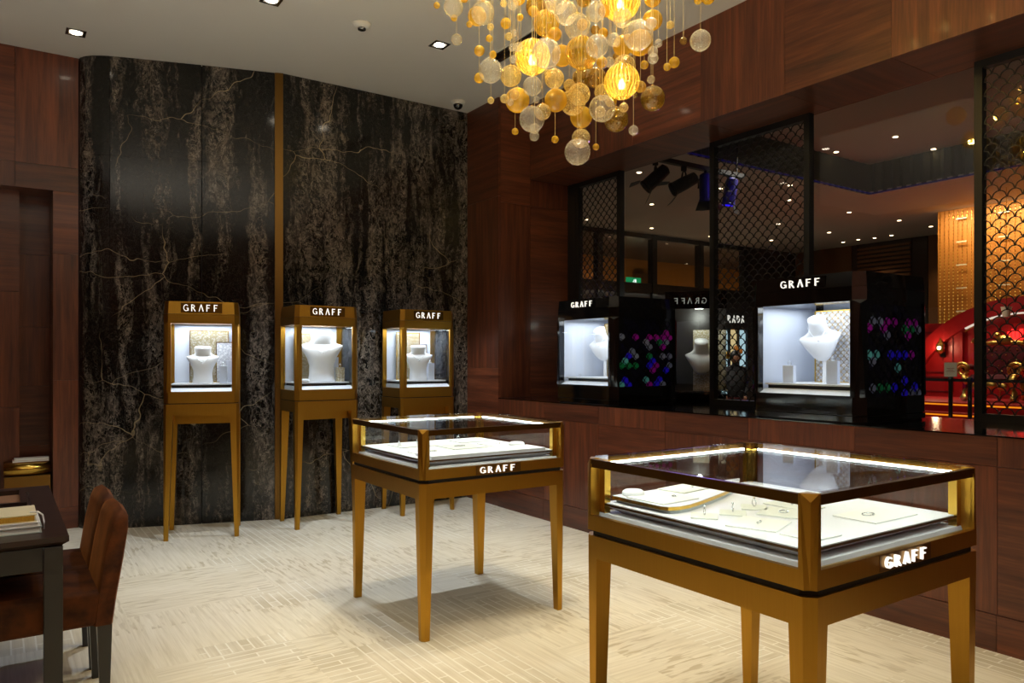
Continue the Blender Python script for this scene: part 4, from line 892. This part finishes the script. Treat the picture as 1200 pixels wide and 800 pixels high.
ex = thing('exit_sign', 'green emergency exit sign inside the amber lit shop', 'sign', (13.22, 13.9, 3.12))
MB().box(-.24, .24, 0, .04, 0, .20).build('panel', emit('exit_green', (30, 150, 90), .8), ex)
mb = MB().box(.02, .08, -.004, 0, .02, .16); mb.sphere((-.005, -.004, .135), .016, 8, 6, (1, .2, 1)); mb.tube([(-.005, -.003, .115), (-.015, -.003, .07), (.01, -.003, .025)], .010, 5); mb.tube([(-.015, -.003, .07), (-.05, -.003, .04)], .009, 5); mb.tube([(-.005, -.003, .108), (-.045, -.003, .09)], .007, 5)
mb.build('pictogram', emit('exit_white', (236, 250, 240), 1.4), ex)
# east end: brown wall with louvres, stone pillars, bead curtain
ew = sempty('mall_end_wall')
for y0, y1, m in ((10.35, 11.9, 'mall_brown'), (10.2, 10.35, 'mall_stone'), (8.55, 8.9, 'mall_stone'), (6.0, 8.55, 'mall_brown'), (-4, 6.0, 'mall_stone'), (8.9, 10.2, 'mall_stone')): MB().box(17.0, 17.1, y0+.01, y1-.01, 0, 4).build('wall_panel', M[m], ew)
for k in range(28): MB().box(16.95, 17.0, 8.92, 10.18, 1.2+k*.098, 1.2+k*.098+.055).build('louvre_slat', M['mall_brown'], ew)
spot((16.0, 9.5, 3.8), (17, 9.6, 2.0), 40, 80, .8, (1, .72, .4), .05, 'mall_light'); spot((16, 8.0, 3.8), (17, 8.0, 2.0), 30, 80, .8, (1, .72, .4), .05, 'mall_light')
bw = thing('bead_curtain', 'tall shimmering gold bead curtain wall above the red set', 'curtain', (14.4, 5.7, 0))
MB().box(.06, .10, -1.6, 1.39, 0, 4.0).build('backing', M['amber_wall'], bw)
mb = MB(); mb2 = MB()
for i in range(38):
    y = -1.55+i*.078; mb2.box(.03, .034, y-.002, y+.002, .5, 4.0)
    for j in range(46):
        z = 1.2+j*.061; r_ = .016 if (i//4) % 3 != 1 else .009
        mb.add([(0+.03-r_, y, z), (.03+r_, y, z), (.03, y-r_, z), (.03, y+r_, z), (.03, y, z-r_), (.03, y, z+r_)], [(0, 2, 5), (2, 1, 5), (1, 3, 5), (3, 0, 5), (2, 0, 4), (1, 2, 4), (3, 1, 4), (0, 3, 4)])
stuff(mb.build('beads', M['gold_bead'], bw)); stuff(mb2.build('strands', M['gold'], bw))
for j in range(6):
    for y in (-1.2, -.5, .25, .95): MB().box(-.005, .005, y-.09, y+.09, 1.7+j*.42, 1.72+j*.42).build('crystal_bar', M['cream_paper'], bw)
area((13.95, 5.6, 3.95), .15, 2.9, 85, (0, R(-12), 0), (1, .86, .58), 'curtain_wash')
# red stage set with throne
rs = thing('red_set', 'red arched stage set with two lit carpet steps in the mall', 'stage', (13.0, 5.4, 0))
MB().box(-1.0, 1.25, -2.6, 2.3, 0, .60).build('platform', M['red'], rs); MB().box(-1.3, -1.0, -2.6, 2.3, 0, .46).build('step', M['red'], rs); MB().box(-1.6, -1.3, -2.6, 2.3, 0, .32).build('step', M['red'], rs)
for x, z in ((-1.005, .578), (-1.305, .438), (-1.605, .30)): MB().box(x-.006, x+.006, -2.6, 2.3, z-.022, z).build('step_light', M['orange_led'], rs)
def annulus(r0, r1, x0, x1, nm, m, a0=0, a1=180, zc=.60): 
    rings = []
    for i in range(33):
        a = R(a0+(a1-a0)*i/32); c, s = math.cos(a), math.sin(a); rings.append([(x0, r0*c, zc+r0*s), (x0, r1*c, zc+r1*s), (x1, r1*c, zc+r1*s), (x1, r0*c, zc+r0*s)])
    MB().loft(rings).build(nm, M[m], rs)
annulus(1.96, 2.22, .80, .98, 'arch_band', 'red', 15, 165, .07); annulus(1.935, 1.96, .80, .86, 'arch_light', 'arch_led', 62, 118, .07); annulus(.02, 1.935, .96, 1.0, 'arch_back', 'red', 15, 165, .07)
for y in (.42, -.42): MB().box(.945, .962, y-.008, y+.008, .60, 1.80).build('arch_line', M['gold'], rs)
MB().box(.90, 1.0, 1.0, 2.3, .6, 1.9).build('side_wall', M['red'], rs); MB().box(.90, 1.0, -2.6, -1.5, .6, 1.9).build('side_wall', M['red'], rs)
for y0, y1, z0, z1 in ((1.15, 1.95, .68, .95), (1.15, 1.95, 1.02, 1.75)):
    m_ = MB()
    for a, b, c, d_ in ((y0, y1, z0, z0+.014), (y0, y1, z1-.014, z1), (y0, y0+.014, z0, z1), (y1-.014, y1, z0, z1)): m_.box(.885, .90, a, b, c, d_)
    m_.build('moulding', M['red_dark'], rs)
lt = thing('wall_lantern', 'glowing lantern on the red wall left of the arch', 'lantern', (13.84, 6.72, 1.30))
MB().box(.03, .06, -.04, .04, .0, .26).build('bracket', M['blackmat'], lt); MB().lathe([(.03, .06), (.065, .10), (.07, .22), (.02, .30), (.006, .34)], 6, (-.04, 0, 0)).build('cage', M['gold'], lt); MB().sphere((-.09, 0, .16), .034, 10, 8).build('lamp', M['lamp_far'], lt, True)
point((13.62, 6.72, 1.46), 6, (1, .75, .45), .05, 'lantern_light')
hl = thing('hanging_lamp', 'small cream lamp shade hanging above the throne', 'lamp', (13.2, 5.42, 1.93))
MB().lathe([(.05, 0), (.08, .16)], 14).build('shade', M['cream_paper'], hl); MB().lathe([(.004, .16), (.004, 2.06)], 6).build('rod', M['gold'], hl)
cr = thing('crown_light', 'red glowing crown lamp on the arch back behind the throne', 'lamp', (13.93, 5.55, 1.62))
m_ = MB()
for k in range(5): m_.box(-.03, .0, -.14+k*.06, -.10+k*.06, .0, .10+.04*(k % 2))
m_.box(-.03, 0, -.15, .15, -.04, .0); m_.build('crown', emit('red_glow', (255, 40, 36), 3), cr)
th = thing('throne', 'large gilded throne with tufted dark red back on the stage', 'throne', (12.85, 5.40, .60))
# faces -x: seat, tufted back, gilded scrolls
MB().loft([[(-.26, -.27, .30), (.16, -.27, .30), (.16, .27, .30), (-.26, .27, .30)], [(-.30, -.29, .36), (.18, -.29, .36), (.18, .29, .36), (-.30, .29, .36)], [(-.26, -.27, .42), (.16, -.27, .42), (.16, .27, .42), (-.26, .27, .42)]]).build('seat', M['red_dark'], th)
bk = MB().loft([[(.14, -.20, .38), (.22, -.20, .38), (.22, .20, .38), (.14, .20, .38)], [(.17, -.30, .70), (.27, -.30, .70), (.27, .30, .70), (.17, .30, .70)], [(.20, -.31, .86), (.30, -.31, .86), (.30, .31, .86), (.20, .31, .86)]]).build('back', M['red_dark'], th)
m_ = MB()
for r_ in range(5):
    for c_ in range(5): m_.sphere((.137+.03*(r_*.1+.1)/.32*.9, -.20+c_*.10+(.05 if r_ % 2 else 0), .47+r_*.085), .011, 6, 4)
stuff(m_.build('buttons', M['gold_bead'], bk, True))
for s in (-1, 1):
    MB().tube([(.17, s*.23, .36), (.17, s*.27, .50), (.20, s*.34, .70), (.23, s*.36, .86)], [.03, .035, .04, .045], 8).build('back_post', M['gold_bead'], th, True)
    MB().tube([(.19+.002*k, s*.36+(.09-.0026*k)*math.cos(.42*k)*s, .92+(.09-.0026*k)*math.sin(.42*k)) for k in range(30)], [.026-.0004*k for k in range(30)], 8).build('scroll', M['gold_bead'], th, True)
    MB().tube([(.15, s*.31, .50), (-.10, s*.34, .54), (-.28, s*.36, .52)], .045, 8).build('arm', M['red_dark'], th, True)
    MB().tube([(-.33+.002*k, s*.37+(.115-.0032*k)*math.cos(.42*k)*s, .49+(.115-.0032*k)*math.sin(.42*k)) for k in range(32)], [.030-.0005*k for k in range(32)], 8).build('arm_scroll', M['gold_bead'], th, True)
    MB().tube([(-.29, s*.36, .42), (-.30, s*.30, .30), (-.28, s*.34, .16), (-.30, s*.36, .05), (-.33, s*.33, .02)], [.05, .06, .05, .06, .04], 8).build('leg', M['gold_bead'], th, True)
    MB().tube([(.18, s*.27, .36), (.22, s*.28, .02)], [.04, .03], 8).build('leg', M['gold_bead'], th, True)
    MB().sphere((-.30, s*.19, .24), .075, 12, 8, (.5, 1, .8)).build('carved_apron', M['gold_bead'], th, True)
MB().sphere((-.30, 0, .26), .10, 12, 8, (.45, 1.2, .7)).build('carved_apron', M['gold_bead'], th, True)
MB().tube([(.24, s*.34, .88+.05*math.cos(s*1.5)) for s in (-1, -.5, 0, .5, 1)], .04, 8).build('crest_rail', M['gold_bead'], th, True)
MB().sphere((.23, 0, .96), .10, 14, 8, (.6, 1.2, .8)).build('crest', M['gold_bead'], th, True)
MB().sphere((.23, .10, 1.04), .045, 10, 6).build('crest', M['gold_bead'], th, True)
def post(label, x, y, sign=False):
    t = thing('barrier_post', label, 'barrier post', (x, y, 0), 0, 'black barrier posts before the red set')
    MB().lathe([(.12, 0), (.12, .012), (.05, .03), (.028, .05), (.028, .93), (.035, .94), (.035, 1.0), (.02, 1.012)], 14).build('post', M['blackmat'], t, True)
    MB().box(-.018, .018, -.036, .036, .945, .985).build('belt_head', M['blackmat'], t); return t
post('black barrier post carrying the paper notice, left of the throne', 11.05, 5.245); post('black barrier post without a notice, nearer the throne', 11.05, 4.99); post('black barrier post beyond the right edge of the window screen', 11.05, 3.6)
for y0, y1, lab in ((5.28, 6.6, 'black barrier belt left of the notice post'), (5.03, 5.21, 'short black barrier belt between the two posts'), (3.64, 4.95, 'black barrier belt running in front of the throne')):
    o = MB().box(11.048, 11.052, y0, y1, .945, .985).build('barrier_belt', M['blackmat']); tag(o, lab, 'belt', 'barrier belts')
nt = thing('notice_board', 'small white paper notice in a holder on the barrier post', 'sign', (11.05, 5.245, 1.012))
MB().box(-.004, .004, -.085, .085, .0, .20).build('board', plain('notice_paper', (214, 204, 176), .6), nt)
for k, w_ in enumerate((.05, .035, .055)): MB().box(-.0046, -.004, -w_, w_, .115-k*.022, .121-k*.022).build('print_line', M['red'], nt)
spot((8.4, 4.2, 3.9), (11.05, 5.1, 1.0), 60, 40, .7, (1, .9, .78), .1, 'mall_light')  # added spot without a fitting, brightens the paper notice and barrier posts
cw = thing('crown_emblem', 'white crown emblem low on the red step at the right edge', 'emblem', (11.36, 4.12, .18))
m_ = MB()
for k in range(5): m_.loft([[(0, -.20+k*.08, .0), (.03, -.20+k*.08, .0), (.03, -.12+k*.08, .0), (0, -.12+k*.08, .0)], [(0, -.165+k*.08+.0, .15+.03*(k == 2)), (.03, -.165+k*.08, .15+.03*(k == 2)), (.03, -.155+k*.08, .15+.03*(k == 2)), (0, -.155+k*.08, .15+.03*(k == 2))]])
m_.box(0, .03, -.20, .20, -.05, 0); m_.build('crown', emit('white_glow', (255, 240, 240), 1.5), cw)
spot((11.6, 5.8, 3.9), (13.2, 5.4, 1.0), 140, 60, .6, (1, .86, .72), .1, 'stage_light'); spot((12.0, 7.0, 3.9), (13.6, 6.2, 1.0), 60, 60, .6, (1, .86, .72), .1, 'stage_light')
# track with stage spots
tk = thing('lighting_track', 'black lighting track hanging in the mall beyond the glass', 'track', (6.3, 5.83, 3.40))
MB().box(-.40, 1.0, -.03, .03, 0, .05).build('rail', M['blackmat'], tk)
for x in (-.3, .9): MB().lathe([(.010, .05), (.010, 1.1)], 8, (x, 0, 0)).build('rod', M['blackmat'], tk)
def stage_spot(label, x, tilt, yaw, mat, col=None):
    t = thing('stage_spotlight', label, 'spotlight', (x, 5.83, 3.399), R(yaw), 'stage spotlights on the track')
    MB().box(-.012, .012, -.03, .03, -.05, .0).build('clamp', M['blackmat'], t)
    mb = MB().tube([(-.085, 0, -.19), (-.085, 0, -.10), (-.04, 0, -.055), (.04, 0, -.055), (.085, 0, -.10), (.085, 0, -.19)], .009, 6); mb.build('yoke', M['blackmat'], t)
    m4 = Matrix.Translation((0, 0, -.19)) @ Matrix.Rotation(R(tilt), 4, 'X')
    MB().lathe([(.03, .17), (.065, .15), (.075, .02), (.075, -.12), (.082, -.13), (.082, -.15)], 16).xf(m4).build('housing', M[mat], t)
    MB().lathe([(.066, -.1515), (.066, -.1505)], 16).xf(m4).build('lens', col or M['black'], t)
    for s in (-1, 1):
        MB().loft([[(-.07, s*.083, -.15), (.07, s*.083, -.15), (.07, s*.087, -.15), (-.07, s*.087, -.15)], [(-.10, s*.125, -.25), (.10, s*.125, -.25), (.10, s*.129, -.25), (-.10, s*.129, -.25)]]).xf(m4).build('barn_door', M['blackmat'], t)
    return t
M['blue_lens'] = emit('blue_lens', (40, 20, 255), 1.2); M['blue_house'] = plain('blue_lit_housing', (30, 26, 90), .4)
stage_spot('leftmost black stage spotlight tilted down to the right', 5.86, 48, 52, 'blackmat'); stage_spot('second black stage spotlight on the track', 6.30, 62, 58, 'blackmat')
stage_spot('blue glowing stage spotlight beside the screen frame', 6.66, 10, -60, 'blue_house', M['blue_lens']); stage_spot('right end blue stage spotlight seen through the screen', 7.08, 10, 20, 'blue_house', M['blue_lens'])
spot((6.45, 5.65, 3.05), (4.3, 4.3, 1.9), 110, 46, .7, (.16, .08, 1), .06, 'blue_stage_light'); spot((6.7, 5.3, 3.2), (6.85, 5.83, 3.3), 3, 90, .7, (.16, .08, 1), .05, 'blue_stage_light')
# mall window case with a bust, seen past the left black showcase
vc = thing('mall_showcase', 'dark mall-side showcase with mirrored lettering beside the left black showcase', 'showcase', (4.63, 4.16, 0), R(-48.3))
MB().box(-.24, .24, 0, .34, 0, .98).build('pedestal', M['black'], vc); MB().box(-.26, .26, -.02, .36, .98, 1.0).build('shelf', M['glass'], vc)
MB().box(-.24, .24, .33, .34, 1.0, 1.80).build('back', M['mall_stone'], vc); MB().box(-.02, .24, .30, .33, 1.0, 1.50).build('speckled_panel', M['mesh_gold'], vc)
for x in (-.24, .235): MB().box(x, x+.005, -.0, .33, 1.0, 1.80).build('side_pane', M['glass'], vc)
p = MB().box(-.24, .24, -.01, .02, 1.66, 1.80).build('sign_board', M['black'], vc)
letters('GRAFF'[::-1], .27, .048, .004, emit('dim_letter', (190, 196, 186), .5), p, -.18, -.011, 1.70, True)
bust('white pear shaped bust in the dark mall-side showcase beyond the glass', .28, (4.79, 4.24, 1.128), R(-40), PEAR)
point((4.72, 4.20, 1.62), 3, (.9, 1, .9), .05, 'mall_case_light')
# passer-by: dark coat, red bag, seen from behind through the screen
pr = thing('person', 'person in a long dark coat holding a red bag, standing before the lit shop window', 'person', (9.72, 7.90, 0), R(-50))
V = [((0, 0, .74), .115), ((0, 0, .90), .110), ((0, .0, 1.06), .125), ((0, 0, 1.15), .07), ((0, -.01, 1.20), .045), ((0, -.02, 1.27), .078), ((0, -.02, 1.345), .07),
     ((.14, 0, 1.10), .055), ((.185, .0, .90), .045), ((.17, -.09, .74), .036), ((.155, -.13, .69), .03),
     ((-.14, 0, 1.10), .055), ((-.185, .0, .90), .045), ((-.16, -.10, .76), .036), ((-.145, -.14, .72), .03),
     ((.075, 0, .66), .085), ((.08, -.01, .38), .062), ((.085, .01, .08), .045), ((.085, -.09, .035), .035),
     ((-.075, 0, .66), .085), ((-.08, -.01, .38), .062), ((-.085, .01, .08), .045), ((-.085, -.09, .035), .035)]
E_ = [(0, 1), (1, 2), (2, 3), (3, 4), (4, 5), (5, 6), (2, 7), (7, 8), (8, 9), (9, 10), (2, 11), (11, 12), (12, 13), (13, 14), (0, 15), (15, 16), (16, 17), (17, 18), (0, 19), (19, 20), (20, 21), (21, 22)]
def skin(name, V, E_, mat, parent, root=0):
    me = bpy.data.meshes.new(name); me.from_pydata([v for v, r in V], E_, []); o = bpy.data.objects.new(name, me); COL.objects.link(o); o.parent = parent
    o.modifiers.new('skin', 'SKIN'); sv = me.skin_vertices[0].data
    for i, (v, r) in enumerate(V): sv[i].radius = (r, r); sv[i].use_root = (i == root)
    sb = o.modifiers.new('sub', 'SUBSURF'); sb.levels = 1; sb.render_levels = 1; me.materials.append(mat); return o
sk = plain('skin_tone', (170, 120, 92), .5)
skin('body', V, E_, plain('dark_clothing', (16, 15, 17), .8), pr)
MB().loft([[(.19*math.cos(a), .15*math.sin(a), .42) for a in [2*math.pi*k/16 for k in range(16)]], [(.15*math.cos(a), .12*math.sin(a), .80) for a in [2*math.pi*k/16 for k in range(16)]], [(.16*math.cos(a), .12*math.sin(a), 1.08) for a in [2*math.pi*k/16 for k in range(16)]]]).build('coat', plain('dark_coat', (14, 13, 15), .8), pr, True)
MB().sphere((0, .0, 1.30), .088, 14, 10, (1, 1.05, 1.2)).build('hair', plain('black_hair', (10, 9, 9), .5), pr, True)
MB().sphere((0, -.045, 1.275), .066, 12, 8, (1, .8, 1.25)).build('face', sk, pr, True)
for sx in (-1, 1):
    hand = [((sx*.155, -.13, .69), .022), ((sx*.15, -.15, .66), .022)]; ed = [(0, 1)]
    for k in range(4): n_ = len(hand); hand += [((sx*(.165-.013*k), -.165, .635), .008), ((sx*(.160-.011*k), -.150, .615-.003*(k % 3)), .007)]; ed += [(1, n_), (n_, n_+1)]
    n_ = len(hand); hand += [((sx*.130, -.165, .655), .009), ((sx*.135, -.165, .635), .008)]; ed += [(0, n_), (n_, n_+1)]
    skin('hand', hand, ed, sk, pr)
bg = thing('handbag', 'red handbag held in front of the person in the dark coat', 'bag', (9.72, 7.90, 0), R(-50))
MB().loft([[(-.13, -.29, .42), (.13, -.29, .42), (.13, -.20, .42), (-.13, -.20, .42)], [(-.10, -.27, .60), (.10, -.27, .60), (.10, -.22, .60), (-.10, -.22, .60)]]).build('bag_body', M['red'], bg, bevel=.01)
MB().tube([(-.08, -.24, .59), (-.11, -.20, .63), (-.10, -.175, .645), (.10, -.175, .645), (.11, -.20, .63), (.08, -.24, .59)], .008, 6).build('handle', M['red_dark'], bg, True)
